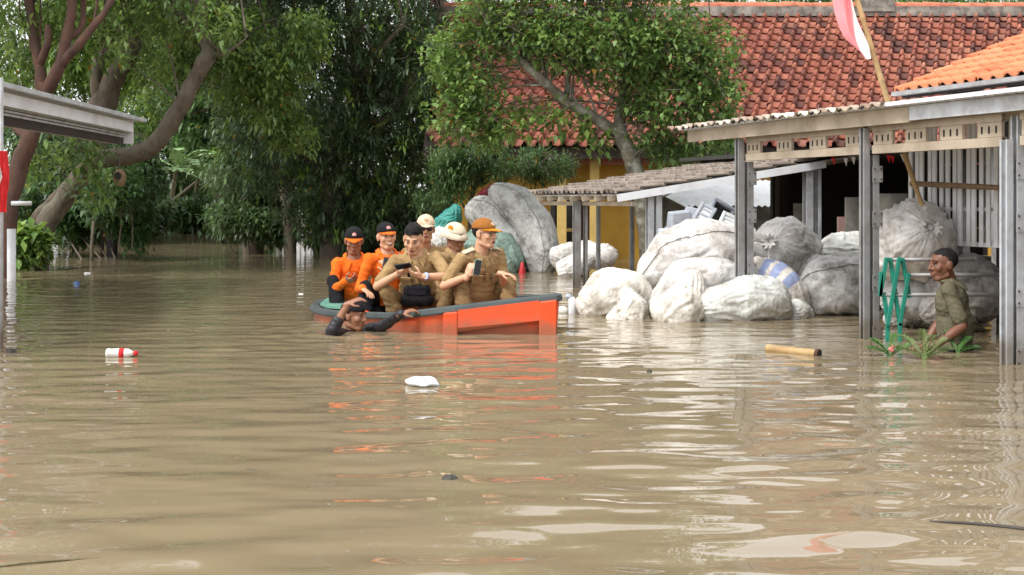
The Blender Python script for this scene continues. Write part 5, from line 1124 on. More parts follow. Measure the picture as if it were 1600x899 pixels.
MAT['eye_white'] = mat('eye_white', (.42, .39, .36), (.4, .37, .34), 4, .3); MAT['lip'] = mat('lips', lin((140, 80, 70)), lin((120, 66, 58)), 8, .5); MAT['teeth'] = mat('teeth', (.7, .68, .62), (.68, .66, .6), 4, .3)
MAT['lens'] = mat('dark_lens', (.01, .01, .012), (.015, .015, .016), 4, .12); MAT['cap_cream'] = cloth('cream_cap', (226, 204, 176), (212, 190, 160)); MAT['cap_brown'] = cloth('brown_cap', (166, 108, 52), (148, 94, 42)); MAT['cap_yellow'] = cloth('yellow_brim', (226, 150, 40), (206, 130, 32))
MAT['hat_cream'] = cloth('cream_hat', (232, 218, 192), (216, 200, 174)); MAT['pale_patch'] = cloth('pale_patch', (214, 204, 176), (186, 176, 150)); MAT['white_cloth'] = cloth('white_cloth', (232, 230, 226), (214, 212, 208)); MAT['patch_pink'] = cloth('pink_patch', (226, 140, 130), (214, 120, 112))
MAT['phone_black'] = mat('phone_black', (.015, .015, .018), (.02, .02, .022), 4, .25); MAT['phone_green'] = mat('phone_green', lin((120, 160, 140)), lin((104, 146, 128)), 4, .3); MAT['watch_face'] = mat('watch_face', lin((170, 190, 230)), lin((140, 160, 210)), 9, .25)

def remesh(mb, voxel, smooth=2, sfac=.5, wrinkle=0, wscale=9, seed=0, origin=(0, 0, 0)):
    """one continuous skin round all the overlapping volumes in mb"""
    me = mb.mesh('tmp', origin); o = bpy.data.objects.new('tmp', me); COL.objects.link(o)
    md = o.modifiers.new('r', 'REMESH'); md.mode = 'VOXEL'; md.voxel_size = voxel; md.adaptivity = 0
    if smooth: ms = o.modifiers.new('s', 'SMOOTH'); ms.iterations = smooth; ms.factor = sfac
    dg = bpy.context.evaluated_depsgraph_get(); ev = o.evaluated_get(dg); out = bpy.data.meshes.new_from_object(ev)
    bpy.data.objects.remove(o); bpy.data.meshes.remove(me)
    out.materials.clear()
    if wrinkle:
        n = len(out.vertices); co = np.empty(n * 3, dtype=np.float32); out.vertices.foreach_get('co', co); co = co.reshape(-1, 3)
        nr_ = np.empty(n * 3, dtype=np.float32); out.vertices.foreach_get('normal', nr_); nr_ = nr_.reshape(-1, 3)
        s = Vector((seed * 2.3, seed, 0)); d = np.empty(n, dtype=np.float32)
        for i in range(n):
            v = Vector(co[i]); q = Vector((v.x * wscale, v.y * wscale, v.z * wscale * 1.3 + v.x * 3)) + s; q2 = Vector((v.x * wscale * .55 + v.z * 4, v.y * wscale * .55, v.z * wscale * 2.1 + v.x * 6)) + s * 1.7
            d[i] = .45 * mnoise.noise(q) + .5 * (.35 - abs(mnoise.noise(q * 1.5 + Vector((5, 0, 0))))) + 1.0 * (.3 - abs(mnoise.noise(q2)))
        co += nr_ * (d * wrinkle)[:, None]; out.vertices.foreach_set('co', co.ravel())
    out.polygons.foreach_set('use_smooth', [True] * len(out.polygons)); out.update()
    return out
def ik(a, b, l1, l2, pole):
    a = Vector(a); b = Vector(b); d = b - a; L = d.length
    if L > (l1 + l2) * .995: b = a + d.normalized() * (l1 + l2) * .995; d = b - a; L = d.length
    d.normalize(); x = (l1 * l1 - l2 * l2 + L * L) / (2 * L); h = math.sqrt(max(0, l1 * l1 - x * x))
    p = Vector(pole); p = p - d * p.dot(d); p = p.normalized() if p.length > 1e-4 else d.orthogonal().normalized()
    return a + d * x + p * h
class Frame:
    def __init__(s, c, yaw, pitch=0, roll=0, k=1.0):
        """faces the camera at yaw 0; positive yaw turns to the right of the picture; positive pitch looks down"""
        y = math.radians(yaw); p = math.radians(pitch); r = math.radians(roll)
        f0 = Vector((math.sin(y), -math.cos(y), 0)); l0 = Vector((math.cos(y), math.sin(y), 0))
        s.f = (f0 * math.cos(p) - ZUP * math.sin(p)).normalized(); u0 = (ZUP * math.cos(p) + f0 * math.sin(p)).normalized()
        s.l = (l0 * math.cos(r) - u0 * math.sin(r)).normalized(); s.u = s.l.cross(s.f) * -1
        if s.u.z < 0: s.u = -s.u
        s.c = Vector(c); s.k = k; s.R = Matrix((s.l, s.f, s.u)).transposed()
    def __call__(s, l, f, u): return s.c + (s.l * l + s.f * f + s.u * u) * s.k
def head_prims(mb, h):
    k = h.k
    E = lambda c, r: mb.ell(h(*c), tuple(v * k for v in r), h.R, 18, 12)
    Cp = lambda a, ra, b, rb: mb.cap(h(*a), ra * k, h(*b), rb * k)
    E((0, -.014, .036), (.074, .094, .082)); E((0, .018, -.022), (.064, .074, .088)); E((0, .044, -.084), (.04, .042, .032)); Cp((-.045, .0, -.07), .022, (-.018, .058, -.092), .022); Cp((.045, .0, -.07), .022, (.018, .058, -.092), .022)
    Cp((0, .09, .02), .008, (0, .108, -.02), .0135); Cp((-.014, .095, -.024), .009, (.014, .095, -.024), .009); Cp((-.034, .078, .03), .0135, (.034, .078, .03), .0135)
    E((-.04, .058, -.018), (.026, .026, .026)); E((.04, .058, -.018), (.026, .026, .026)); Cp((-.018, .084, -.052), .0095, (.018, .084, -.052), .0095); Cp((-.015, .083, -.064), .009, (.015, .083, -.064), .009)
    for s in (-1, 1): E((s * .077, -.008, -.004), (.011, .02, .034)); Cp((s * .08, -.02, .018), .008, (s * .08, -.02, -.012), .008)
def face_parts(h, root, smile=False, eyes=True, brow='hair', look=(0, 0)):
    k = h.k
    if eyes:
        for s in (-1, 1):
            e = MB().ell(h(s * .03, .0752, .006), (.0135 * k, .008 * k, .0058 * k), h.R, 12, 8).build('eye', MAT['eye_white'], root, smooth=True)
            MB().ell(h(s * .03 + look[0], .0815, .0055 + look[1]), (.0058 * k, .0028 * k, .0056 * k), h.R, 10, 6).build('iris', MAT['phone_black'], e, smooth=True)
            MB().tube([h(s * .045, .074, .009), h(s * .037, .0815, .0125), h(s * .027, .0835, .0128), h(s * .017, .0815, .009)], [.0016 * k, .0022 * k, .0022 * k, .0014 * k], 5).build('eyelid', MAT[brow], e)
    for s in (-1, 1): MB().tube([h(s * .051, .077, .031), h(s * .036, .0905, .0385), h(s * .016, .094, .0375)], [.002 * k, .0036 * k, .003 * k], 6).build('eyebrow', MAT[brow], root, smooth=True)
    if smile:
        MB().tube([h(-.022, .083, -.053), h(-.011, .092, -.0575), h(.011, .092, -.0575), h(.022, .083, -.053)], [.003 * k, .005 * k, .005 * k, .003 * k], 8).build('teeth', MAT['teeth'], root, smooth=True)
        MB().tube([h(-.03, .079, -.048), h(-.013, .0935, -.066), h(.013, .0935, -.066), h(.03, .079, -.048)], [.003 * k, .0055 * k, .0055 * k, .003 * k], 8).build('lip', MAT['lip'], root, smooth=True)
    else:
        for dz in (0, -.0105): MB().tube([h(-.023, .085, -.0575), h(-.01, .0945, -.055 + dz), h(.01, .0945, -.055 + dz), h(.023, .085, -.0575)], [.002 * k, .005 * k, .005 * k, .002 * k], 7).build('lip', MAT['lip'], root, smooth=True)
def shell(h, c, r, cut, name, m, root, nu=40, nv=24, bump=0, seed=0, keep_out=1.0):
    """part of an ellipsoid round the head; cut(l, f, u) -> True keeps the point"""
    mb = MB(); idx = {}
    P_ = []
    for j in range(nv + 1):
        t = PI * j / nv
        for i in range(nu):
            a = 2 * PI * i / nu; v = (r[0] * math.sin(t) * math.cos(a), r[1] * math.sin(t) * math.sin(a), r[2] * math.cos(t)); P_.append(v)
    for j in range(nv):
        for i in range(nu):
            q = [j * nu + i, j * nu + (i + 1) % nu, (j + 1) * nu + (i + 1) % nu, (j + 1) * nu + i]
            cc_ = [sum(P_[x][w2] for x in q) / 4 + c[w2] for w2 in range(3)]
            if cut(*cc_):
                f = []
                for x in q:
                    if x not in idx:
                        idx[x] = len(mb.v); v = P_[x]; s = 1 + (bump * mnoise.noise(Vector(v) * 38 + Vector((seed, 0, 0))) if bump else 0); mb.v.append(h(c[0] + v[0] * s, c[1] + v[1] * s, c[2] + v[2] * s))
                    if idx[x] not in f: f.append(idx[x])
                if len(f) > 2: mb.f.append(tuple(f))
    o = mb.build(name, m, root, smooth=True)
    sm = o.modifiers.new('thick', 'SOLIDIFY'); sm.thickness = .0015 if name == 'hair' else .005; sm.offset = 1
    return o
def hair_cut(h, root, m='hair', top=.0):
    o = shell(h, (0, -.014, .036), (.0752, .0952, .0832), lambda l, f, u: (u > .06 + .35 * max(f, 0) and f < .07) or (f < -.005 and u > -.03 - f * .25 and not (abs(l) > .06 and f > -.03 and u < .02)) or (u > .085), 'hair', MAT[m], root, bump=.05)
    if top:
        shell(h, (0, -.006, .044), (.0735, .092, .088 + top * .5), lambda l, f, u: u > .076 - .25 * min(f, 0) + .02 * mnoise.noise(Vector((l, f, u)) * 60), 'hair_top', MAT[m], o, bump=.11, seed=3, nu=60, nv=40)
    return o
def cap_hat(h, root, m, brim_m, emblem=None, tilt=0, name='cap'):
    c = shell(h, (0, -.012, .045), (.0795, .1, .083), lambda l, f, u: u > .046, name, MAT[m], root)
    MB().ell(h(0, -.012, .131), (.008, .008, .005), h.R).build('button', MAT[m], c, smooth=True)
    mb = MB(); n = 12
    for (f0, w0, dz) in ((0, 1, 0), (.035, .98, -.006), (.062, .86, -.014), (.078, .55, -.02)):
        for i in range(n + 1):
            a = PI * (i / n - .5); l = math.sin(a) * .078 * w0; f = .02 + math.cos(a) * .07 + f0 * math.cos(a) ** .5 if abs(a) < PI / 2 - .01 else .02
            mb.v.append(h(l, f, .05 + dz - abs(l) ** 2 * 1.8))
    mb.f = [(j * (n + 1) + i, j * (n + 1) + i + 1, (j + 1) * (n + 1) + i + 1, (j + 1) * (n + 1) + i) for j in range(3) for i in range(n)]
    b = mb.build('brim', MAT[brim_m], c, smooth=True); sm = b.modifiers.new('thick', 'SOLIDIFY'); sm.thickness = .005
    if emblem:
        for (rr, ff, mm) in ((.021, .0, emblem[0]), (.015, .003, emblem[1]), (.008, .006, emblem[0])):
            q = [h(rr * math.cos(a), .0795 + ff - .25 * (rr * math.sin(a)), .08 + rr * math.sin(a)) for a in np.linspace(0, 2 * PI, 17)[:-1]]
            MB().plate(q, .004, h.f).build('emblem', MAT[mm], c)
    return c
def hand_prims(mb, w, d, n, thumb, curl, k=1.0, spread=.0):
    """palm, four unequal fingers and a thumb; d towards the fingers, n out of the palm, thumb = side vector"""
    d = Vector(d).normalized(); n = Vector(n); n = (n - d * n.dot(d)).normalized(); x = d.cross(n).normalized()
    t = x if x.dot(Vector(thumb)) > 0 else -x
    w = Vector(w)
    R = Matrix((x, d, n)).transposed(); mb.ell(w + d * .045 * k, (.04 * k, .054 * k, .0165 * k), R); mb.cap(w - d * .02, .026 * k, w + d * .02 * k, .024 * k)
    for j, (off, L) in enumerate(((.033, .072), (.011, .080), (-.011, .075), (-.032, .060))):
        p = w + d * .083 * k + t * off * k; ang = 0; r0 = .0088
        for (sl_, da) in ((.45, .55), (.32, .9), (.23, .6)):
            ang += curl * da * (1 + .12 * j); dd = d * math.cos(ang) + n * math.sin(ang) + t * spread * (1.5 - j) * .12; q = p + dd.normalized() * L * sl_ * k; mb.cap(p, r0 * k, q, (r0 - .0006) * k, 8); p = q; r0 -= .0006
    p = w + d * .02 * k + t * .03 * k; dd = (d * .65 + t * .6 + n * (.25 + .5 * curl)).normalized(); q = p + dd * .042 * k; mb.cap(p, .0125 * k, q, .0105 * k, 8)
    dd = (d * .85 + t * .1 + n * (.2 + .6 * curl)).normalized(); mb.cap(q, .0105 * k, q + dd * .034 * k, .0085 * k, 8)

def person(label, root_loc, head, hs, shR, shL, hipR, hipL, armR=None, armL=None, legR=None, legL=None, skin='tan', shirt='shirt_khaki', trousers='khaki_dark', sleeve='short', boots=None, girth=1.0, seed=1, collar=True, pockets=True, k=1.0, smile=False, eyes=True, look=(0, 0), brow='hair', tuck=True, shirt_wr=.012, hk=1.05, leg_l=(.43, .42)):
    """R/L are the person's own right and left. arm = (wrist, elbow pole, finger dir, palm normal, thumb side, curl); leg = (ankle, knee pole, toe dir)"""
    root = thing('person', label, 'person', root_loc); o_ = org(root)
    ms = (shR + shL) / 2; mh = (hipR + hipL) / 2; up = (ms - mh).normalized(); left = (shL - shR).normalized(); up = (up - left * up.dot(left)).normalized(); fwd = left.cross(up)
    T = Matrix((left, fwd, up)).transposed(); hw = (shL - shR).length / 2; Lt = (ms - mh).length; g = girth
    h = Frame(head, *hs, k=hk)
    body = MB(); head_prims(body, h)
    nb = ms + up * .02 - fwd * .01; body.cap(h(0, -.02, -.06), .054 * k, nb, .062 * k)
    tor = [(.78, (hw * .93, .105 * g, .15)), (.42, (hw * .84, .105 * g, .17)), (.08, (hw * .86, .115 * g, .13))]
    for (t, r) in tor: body.ell(mh + (ms - mh) * t, r, T)
    for s_, sh in ((-1, shR), (1, shL)): body.cap(nb + up * .01, .045, sh - up * .012 - left * s_ * .02, .05)
    sh_ = MB()
    for (t, r) in tor: sh_.ell(mh + (ms - mh) * t, (r[0] + .012, r[1] + .014, r[2] + .012), T, 18, 12)
    for s_, sh in ((-1, shR), (1, shL)): sh_.cap(nb - up * .02, .055, sh - up * .01 - left * s_ * .015, .058)
    sh_.ell(mh + (ms - mh) * .4 + fwd * .015, (hw * .95, .135 * g, .22), T, 18, 12)
    tr = MB(); tr.ell(mh, (hw * .88 + .025, .125 * g + .02, .12), T)
    bt_ = MB(); wrists = {}
    for s_, sh, arm in ((-1, shR, armR), (1, shL, armL)):
        if arm is None: arm = (sh - up * .42 + fwd * .22, -fwd * .4 + left * s_, fwd - up, -up, -left * s_, .5)
        w, pole, fd, pn, th, curl = arm[:6]
        el = ik(sh, w, .285 * k, .25 * k, pole) if len(arm) == 6 else Vector(arm[6]); w = el + (Vector(w) - el).normalized() * min((Vector(w) - el).length, .262)
        wrists[s_] = (w, el)
        body.cap(sh, .046, el, .036); body.cap(el, .036, el.lerp(w, .35), .037); body.cap(el.lerp(w, .35), .037, w, .025); hand_prims(body, w, fd, pn, th, curl, k)
        sh_.cap(sh, .056, sh.lerp(el, .5), .05)
        slv = sleeve if isinstance(sleeve, str) else sleeve[s_ > 0]
        if slv == 'mid': sh_.cap(sh.lerp(el, .5), .054, el, .052); sh_.cap(el, .052, el.lerp(w, .38), .05)
        elif slv == 'long': sh_.cap(sh.lerp(el, .5), .05, el, .046); sh_.cap(el, .047, w, .036)
        else: sh_.cap(sh.lerp(el, .4), .052, sh.lerp(el, .78), .055)
    for s_, hp, leg in ((-1, hipR, legR), (1, hipL, legL)):
        if leg is None: continue
        an, pole, toe = leg; kn = ik(hp, an, leg_l[0], leg_l[1], pole); toe = Vector(toe).normalized(); an = Vector(an)
        body.cap(hp, .07, kn, .052); body.cap(kn, .05, an, .036); body.cap(an - ZUP * .04, .035, an - ZUP * .05 + toe * .14, .03)
        tr.cap(hp, .084 * g, hp.lerp(kn, .55), .074); tr.cap(hp.lerp(kn, .55), .074, kn, .061); tr.cap(kn, .061, kn.lerp(an, .45), .06); tr.cap(kn.lerp(an, .4), .07, kn.lerp(an, .62 if boots else .95), .062)
        if boots: bt_.cap(kn.lerp(an, .55), .058, an, .05); bt_.cap(an - ZUP * .03, .048, an - ZUP * .045 + toe * .17, .04)
    link_mesh('body', remesh(body, .006, 2, .45, origin=o_), SK[skin], root)
    so = link_mesh('shirt', remesh(sh_, .009, 2, .5, shirt_wr, 11, seed, o_), MAT[shirt], root)
    if legR or legL: link_mesh('trousers', remesh(tr, .010, 2, .5, .014, 10, seed + 3, o_), MAT[trousers], root)
    if boots: link_mesh('boots', remesh(bt_, .011, 1, .5, .003, 9, seed, o_), MAT[boots], root)
    face_parts(h, root, smile, eyes, brow, look)
    if collar:
        for s in (-1, 1):
            q = lambda a, b, c_: nb + left * (s * a) + fwd * b + up * c_
            cb = MB(); cb.plate([q(.066, -.05, .058), q(.07, .03, .05), q(.105, .035, .022), q(.1, -.05, .03)], .008); cb.plate([q(.07, .03, .05), q(.026, .085, .018), q(.06, .128, -.042), q(.105, .04, .02)], .008)
            cb.build('collar', MAT[shirt], so, bevel=.002)
    if pockets:
        cf = mh + (ms - mh) * .7
        for s in (-1, 1):
            b0 = cf + left * s * hw * .5 + fwd * (.112 * g + .012) + up * .01; pk = MB(); Rp = T @ Matrix.Rotation(s * -.28, 3, 'Z')
            pk.box(b0, (.088, .012, .09), Rp); pk.box(b0 + up * .036 + fwd * .005, (.092, .012, .032), Rp); pk.build('pocket', MAT[shirt], so, bevel=.004)
        pl = MB(); pl.bar(cf + fwd * (.12 * g + .012), mh + (ms - mh) * .95 + fwd * .115, .03, .01, up=fwd); pl.build('placket', MAT[shirt], so)
    return root, h, dict(up=up, left=left, fwd=fwd, T=T, ms=ms, mh=mh, hw=hw, w=wrists, shirt=so, cf=mh + (ms - mh) * .7, nb=nb)
def badge(I, l, u, size, m, name='badge', side=.0):
    q = I['cf'] + I['left'] * l + I['up'] * u + I['fwd'] * (.137 - abs(l) * .25)
    MB().box(q, (size[0], .008, size[1]), I['T'] @ Matrix.Rotation(-l * 2.2, 3, 'Z')).build(name, MAT[m], I['shirt'])
def phone(label, c, R, m='phone_black', size=(.075, .009, .15)):
    t = thing('phone', label, 'phone', tuple(c)); MB().box(c, size, R).build('casing', MAT[m], t, bevel=.004); MB().box(c + R @ Vector((0, -.0052, 0)), (size[0] * .92, .002, size[2] * .94), R).build('screen', MAT['lens'], t)
    MB().box(c + R @ Vector((size[0] * .25, .0055, size[2] * .36)), (.022, .003, .03), R).build('camera_bump', MAT['lens'], t)
V3 = Vector
CAMD = V3((0, -1, 0))
# 1: orange shirt, black cap, stern
r1, h1, I1 = person('man in orange shirt and black cap with orange peak nearest the stern', (-1.5, 13.6, .04), P(553, 377, 13.5), (8, 14, 0), P(527, 411, 13.5), P(579, 408, 13.55), P(535, 478, 13.75), P(570, 478, 13.75),
    armR=(P(540, 440, 13.2), V3((-.55, .6, -.6)), V3((1, -.35, .25)), V3((.2, .5, .8)), V3((0, -.3, 1)), 1.1), armL=(P(578, 452, 13.2), V3((1, .4, -.6)), V3((-.5, -.8, -.3)), V3((0, 0, -1)), V3((-1, 0, 0)), .6),
    legR=(V3((-1.62, 13.2, -.03)), V3((-.2, -.3, 1)), V3((-.2, -1, 0))), legL=(V3((-1.22, 12.95, -.03)), V3((.1, -.4, 1)), V3((0, -1, 0))), skin='brown', shirt='shirt_orange', trousers='black_cloth', sleeve='long', boots='black_cloth', seed=11)
cap_hat(h1, r1, 'black_cloth', 'shirt_orange', ('patch_pink', 'white_cloth')); shell(h1, (0, -.014, .036), (.0772, .097, .085), lambda l, f, u: f < -.02 and -.03 < u < .06, 'hair', MAT['hair'], r1)
badge(I1, .075, .035, (.085, .016), 'black_cloth', 'name_tape'); badge(I1, .075, .065, (.075, .012), 'black_cloth', 'wing_badge'); badge(I1, -.075, .05, (.07, .014), 'black_cloth', 'name_tape')
# 2: orange shirt, smiling
r2, h2, I2 = person('smiling man in orange shirt and black cap beside the young man', (-1.2, 13.2, .04), P(604, 370, 13.1), (22, 2, -4), P(577, 405, 13.05), P(632, 401, 13.2), P(588, 474, 13.3), P(622, 474, 13.35),
    armR=(P(567, 452, 12.75), V3((-.35, .8, -.5)), V3((.55, -.6, -.25)), V3((0, -.2, -1)), V3((.8, .5, 0)), .35), armL=(P(607, 424, 12.8), V3((1, -.1, -.8)), V3((-.35, -.3, .9)), V3((-.5, .8, 0)), V3((0, -.8, .3)), 1.0),
    legR=(V3((-1.32, 12.65, -.03)), V3((-.2, -.4, 1)), V3((-.1, -1, 0))), legL=(V3((-1.0, 12.4, -.03)), V3((.2, -.4, 1)), V3((.2, -1, 0))), skin='light', shirt='shirt_orange', trousers='black_cloth', sleeve='long', boots='boots_orange', seed=12, smile=True)
cap_hat(h2, r2, 'black_cloth', 'shirt_orange', ('patch_pink', 'white_cloth')); shell(h2, (0, -.014, .036), (.0772, .097, .085), lambda l, f, u: f < -.02 and -.03 < u < .06, 'hair', MAT['hair'], r2)
badge(I2, -.08, .04, (.09, .016), 'black_cloth', 'name_tape'); badge(I2, -.08, .075, (.07, .014), 'black_cloth', 'wing_badge'); badge(I2, 0, .1, (.05, .05), 'white_cloth', 'undershirt')
w = I2['w'][1][0]; MB().box(P(603, 415, 12.72), (.06, .03, .15), Matrix.Rotation(.15, 3, 'Y')).build('two_way_radio', MAT['phone_black'], None, loc=tuple(P(603, 424, 12.72)), bevel=.008, label='black hand radio held by the smiling orange shirted man', category='radio')
# 4: sunglasses, cream cap (behind)
r4, h4, I4 = person('man in khaki with cream cap and sunglasses in the back row', (-.85, 13.5, .04), P(665, 358, 13.3), (6, 4, 3), P(635, 396, 13.35), P(695, 394, 13.4), P(648, 470, 13.5), P(680, 470, 13.5), skin='tan', seed=14,
    legR=(V3((-.95, 13.05, -.03)), V3((0, -.4, 1)), V3((0, -1, 0))), legL=(V3((-.7, 13.0, -.03)), V3((0, -.4, 1)), V3((0, -1, 0))), eyes=False)
cap_hat(h4, r4, 'cap_cream', 'cap_cream', ('cap_brown', 'cap_cream'))
def glasses(h, root, m='lens', name='sunglasses', r=(.026, .008, .018), thin=False):
    g = MB()
    for s in (-1, 1): g.ell(h(s * .031, .098, .008), r, h.R, 16, 8) if not thin else g.tube([h(s * .031 + .025 * math.cos(a), .1 - abs(math.cos(a)) * .004, .006 + .017 * math.sin(a)) for a in np.linspace(0, 2 * PI, 17)], .0022, 5)
    g.tube([h(-.012, .104, .012), h(.012, .104, .012)], .0025, 5)
    for s in (-1, 1): g.tube([h(s * .054, .094, .014), h(s * .074, .06, .014), h(s * .082, -.005, .01)], .003, 5)
    g.build(name, MAT[m], root, smooth=True)
glasses(h4, r4)
# 5: bucket hat
r5, h5, I5 = person('man in khaki with cream bucket hat turned to the right', (-.5, 13.1, .04), P(711, 371, 12.9), (52, 10, 0), P(684, 404, 12.75), P(737, 402, 13.05), P(690, 470, 13.1), P(722, 470, 13.2), skin='brown', seed=15,
    legR=(V3((-.45, 12.7, -.03)), V3((.4, -.4, 1)), V3((.3, -1, 0))), legL=(V3((-.25, 12.6, -.03)), V3((.4, -.4, 1)), V3((.3, -1, 0))))
hatb = shell(h5, (0, -.01, .04), (.082, .102, .088), lambda l, f, u: u > .045, 'bucket_hat', MAT['hat_cream'], r5)
mb = MB(); n = 32
for (rr, z) in ((1.0, .052), (1.16, .03), (1.36, -.004)):
    for i in range(n): a = 2 * PI * i / n; mb.v.append(h5(.083 * rr * math.cos(a), -.01 + .1 * rr * math.sin(a), z + .006 * math.sin(2 * a)))
mb.f = [(j * n + i, j * n + (i + 1) % n, (j + 1) * n + (i + 1) % n, (j + 1) * n + i) for j in range(2) for i in range(n)]
bb = mb.build('brim', MAT['hat_cream'], hatb, smooth=True); sm = bb.modifiers.new('t', 'SOLIDIFY'); sm.thickness = .004
MB().plate([h5(-.078 + .012 * abs(math.sin(a)) * 0, .0 + .026 * math.cos(a), .085 + .024 * math.sin(a)) for a in np.linspace(0, 2 * PI, 13)[:-1]], .006, h5.l).build('emblem', MAT['cap_yellow'], hatb)
shell(h5, (0, -.014, .036), (.0772, .097, .085), lambda l, f, u: f < -.01 and -.04 < u < .06, 'hair', MAT['hair'], r5)
# 3: young man with phone, squatting in front
r3, h3, I3 = person('young bareheaded man in khaki looking down at his phone', (-.85, 12.2, .04), P(646, 375, 12.1), (-8, 22, 3), P(618, 408, 12.15), P(682, 403, 12.15), P(634, 484, 12.4), P(676, 484, 12.4),
    armR=(P(622, 428, 11.92), V3((-1, .1, -.9)), V3((.65, -.4, .25)), V3((.3, .2, .9)), V3((.4, 0, 1)), .75), armL=(P(660, 432, 11.8), V3((1, -.3, -.55)), V3((-1, .05, .22)), V3((-.1, .5, .8)), V3((0, -.4, 1)), .75),
    legR=(V3((-.93, 12.14, -.05)), V3((-.45, -.5, 1)), V3((-.2, -1, 0))), legL=(V3((-.64, 12.0, -.05)), V3((.5, -.5, 1)), V3((.3, -1, 0))), skin='light', sleeve='short', boots='boots_orange', leg_l=(.42, .40), seed=13, look=(0, -.003))
hair_cut(h3, r3, top=.022)
w, el = I3['w'][1]; dd = (w - el).normalized(); q = el.lerp(w, .86)
wt = MB(); wt.tube([q - dd * .011, q + dd * .011], .034, 16); wo2 = wt.build('wristwatch', MAT['watch_face'], r3, smooth=True); MB().tube([q + CAMD * .034, q + CAMD * .042], .02, 16).build('watch_dial', MAT['white_cloth'], wo2)
phone('dark phone held by the young bareheaded man', P(630, 416, 11.78), Matrix.Rotation(.9, 3, 'X') @ Matrix.Rotation(1.3, 3, 'Y'), size=(.07, .01, .14))
badge(I3, .11, .045, (.05, .035), 'pale_patch', 'shoulder_patch'); badge(I3, -.06, .09, (.022, .16), 'black_cloth', 'bag_strap')
bc = P(652, 460, 12.14); bgm = MB(); bgm.cap(bc + Vector((-.07, 0, .035)), .05, bc + Vector((.07, 0, .035)), .05); bgm.cap(bc + Vector((-.08, 0, -.05)), .06, bc + Vector((.08, 0, -.05)), .06); bgm.box(bc, (.2, .09, .12))
bag = thing('shoulder_bag', 'black shoulder bag on the lap of the young bareheaded man', 'bag', tuple(bc - Vector((0, 0, .11))))
link_mesh('pouch', remesh(bgm, .009, 3, .5, .012, 14, 5, org(bag)), MAT['black_cloth'], bag)
MB().box(bc + Vector((0, -.052, .03)), (.17, .012, .07)).build('flap', MAT['black_cloth'], bag, bevel=.004)
# 6: brown cap and glasses
r6, h6, I6 = person('man in khaki with brown cap and glasses looking right from the bow', (-.3, 12.1, .04), P(757, 366, 12.0), (58, 2, 0), P(721, 404, 11.92), P(780, 398, 12.15), P(722, 484, 12.2), P(756, 482, 12.35),
    armR=(P(730, 432, 11.72), V3((-.8, -.2, -1)), V3((.35, -.05, .9)), V3((.5, .8, -.1)), V3((.6, -.6, .4)), .8), armL=(P(784, 428, 11.88), V3((.2, .5, -1)), V3((.8, -.35, -.1)), V3((0, -.1, -1)), V3((-.2, -1, 0)), .45),
    legR=(V3((-.38, 11.82, .0)), V3((-.05, -.6, 1)), V3((.3, -1, 0))), legL=(V3((-.03, 11.86, .06)), V3((.5, -.3, 1)), V3((.6, -.7, 0))), skin='light', sleeve='short', boots='boots_orange', seed=16, girth=1.08)
cap_hat(h6, r6, 'cap_brown', 'cap_yellow', ('white_cloth', 'cap_yellow')); glasses(h6, r6, 'phone_black', 'glasses', thin=True)
shell(h6, (0, -.014, .036), (.0772, .097, .085), lambda l, f, u: f < -.01 and -.035 < u < .06 and not (abs(l) > .06 and f > -.03 and u < .02), 'hair', MAT['hair'], r6)
for s, sh in ((-1, P(721, 404, 11.92)), (1, P(780, 398, 12.15))): MB().box(I6['nb'].lerp(sh, .72) + I6['up'] * .062, (.11, .05, .01), I6['T'] @ Matrix.Rotation(s * .3, 3, 'Y')).build('epaulette', MAT['pale_patch'], I6['shirt'], bevel=.003)
badge(I6, -.07, .045, (.07, .018), 'black_cloth', 'name_plate'); badge(I6, .07, .0, (.02, .09), 'pale_patch', 'lanyard')
phone('green backed phone held up by the brown capped man', P(746, 418, 11.66), Matrix.Rotation(.35, 3, 'Z') @ Matrix.Rotation(.18, 3, 'Y'), 'phone_green', (.06, .01, .13))
# 7: man in the water holding the boat
r7, h7, I7 = person('man neck deep in the water gripping the boat with raised arm', (-1.3, 11.75, -.9), P(553, 494, 11.75), (66, 6, 0), P(541, 525, 11.7), P(570, 517, 11.96), P(552, 620, 11.85), P(566, 620, 12.0),
    armR=(P(544, 475, 11.42), V3((-1, -.3, -.25)), V3((.85, .05, .42)), V3((.35, .3, -.85)), V3((.3, -1, 0)), .5, P(518, 519, 11.42)), armL=(P(629, 490, 11.56), V3((.1, .2, -1)), V3((1, .12, .4)), V3((.1, .2, -1)), V3((.2, -1, .3)), .6), legR=(V3((-1.3, 11.7, -.82)), V3((.5, -.5, 0)), V3((1, 0, 0))), legL=(V3((-1.2, 11.95, -.82)), V3((.5, -.5, 0)), V3((1, 0, 0))), skin='brown', shirt='wet_black', trousers='wet_black', sleeve=('mid', 'long'), seed=17, pockets=False, collar=False)
shell(h7, (0, -.016, .034), (.084, .104, .094), lambda l, f, u: (u > .05) or (f < .0 and u > -.07 and not (abs(l) > .06 and f > -.03 and u < .025)), 'hair', MAT['black_cloth'], r7, bump=.04)
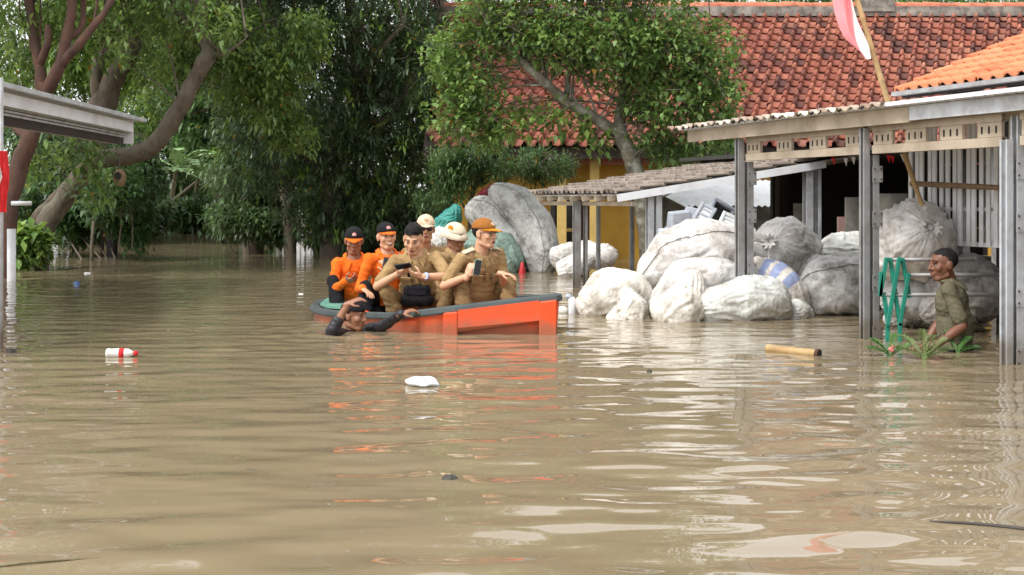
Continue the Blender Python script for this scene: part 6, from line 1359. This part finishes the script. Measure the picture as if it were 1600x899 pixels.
# 8: wading man under the carport
r8, h8, I8 = person('man in olive shirt wading waist deep under the carport', (3.08, 10.4, -.9), P(1474, 414, 10.4), (-78, 4, 0), P(1482, 452, 10.22), P(1490, 449, 10.6), P(1490, 552, 10.3), P(1493, 552, 10.5),
    armL=(P(1440, 548, 10.45), V3((.8, .3, -.3)), V3((-1, 0, -.3)), V3((0, .8, -.5)), V3((0, 0, 1)), .4), armR=(P(1462, 540, 10.1), V3((1, -.1, -.5)), V3((-1, .1, -.45)), V3((0, .9, -.2)), V3((0, 0, 1)), .4), legR=(V3((3.1, 10.3, -.82)), V3((-1, 0, 0)), V3((-1, 0, 0))), legL=(V3((3.1, 10.5, -.82)), V3((-1, 0, 0)), V3((-1, 0, 0))),
    skin='dark', shirt='olive_shirt', trousers='black_cloth', sleeve='short', seed=18, pockets=False)
hair_cut(h8, r8, 'hair')

# ------------------------------------------------------------------ fronds floating before the carport
def frond(mb, a, d, L, n, ll, seed):
    r = random.Random(seed); a = Vector(a); d = Vector(d).normalized(); s = d.cross(ZUP).normalized()
    pts = [a + d * L * t + ZUP * (.25 * L * math.sin(PI * t * .8) * .5) for t in np.linspace(0, 1, n)]
    mb.tube(pts, [.006 * (1 - .7 * i / n) for i in range(n)], 4)
    for i in range(1, n):
        for sg in (-1, 1):
            q = pts[i]; e = q + (s * sg * .8 + d * .7 + ZUP * r.uniform(.0, .45)).normalized() * ll * r.uniform(.7, 1.1) * math.sin(PI * (.15 + .8 * i / n))
            m_ = (q + e) / 2 + ZUP * .012; w_2 = (e - q).cross(ZUP).normalized() * .008
            mb.add([q, m_ + w_2, e, m_ - w_2], [(0, 1, 2, 3)])
MAT['frond'] = mat('palm_frond', lin((104, 124, 70)), lin((76, 98, 50)), 9, .55)
MAT['frond2'] = mat('green_frond', lin((86, 128, 62)), lin((62, 100, 46)), 9, .55)
for k, (lab, x, y, dirs, m) in enumerate((('spiky palm frond floating in front of the wading man', 1445, 562, [(-.5, .5, .8), (.1, .5, .9), (.7, .3, .7), (-.9, .3, .4), (1, .2, .35), (.4, .6, .8)], 'frond'), ('green leafy sprig floating below the folding gate', 1392, 556, [(-.6, .2, .7), (.3, .4, .9), (.8, .2, .4), (-.9, .2, .3)], 'frond2'), ('thin fern sprig floating right of the wading man', 1496, 552, [(.5, .3, .6), (-.3, .3, .9), (1, .1, .2)], 'frond2'))):
    a = wp(x, y); t = thing('floating_plant', lab, 'plant', tuple(a), 'plants floating before the carport')
    for j, d in enumerate(dirs): mb = MB(); frond(mb, a, (d[0], d[1], d[2] * .6), .22 if k == 0 else .16, 13, .09, k * 9 + j); mb.build('frond', MAT[m], t)
    if k == 1:
        for (dx, dz) in ((-.01, .05), (.005, .065), (.0, .04)): MB().ell(a + Vector((dx, -.03, dz)), (.016, .012, .014)).build('blossom', MAT['patch_pink'], t, smooth=True)
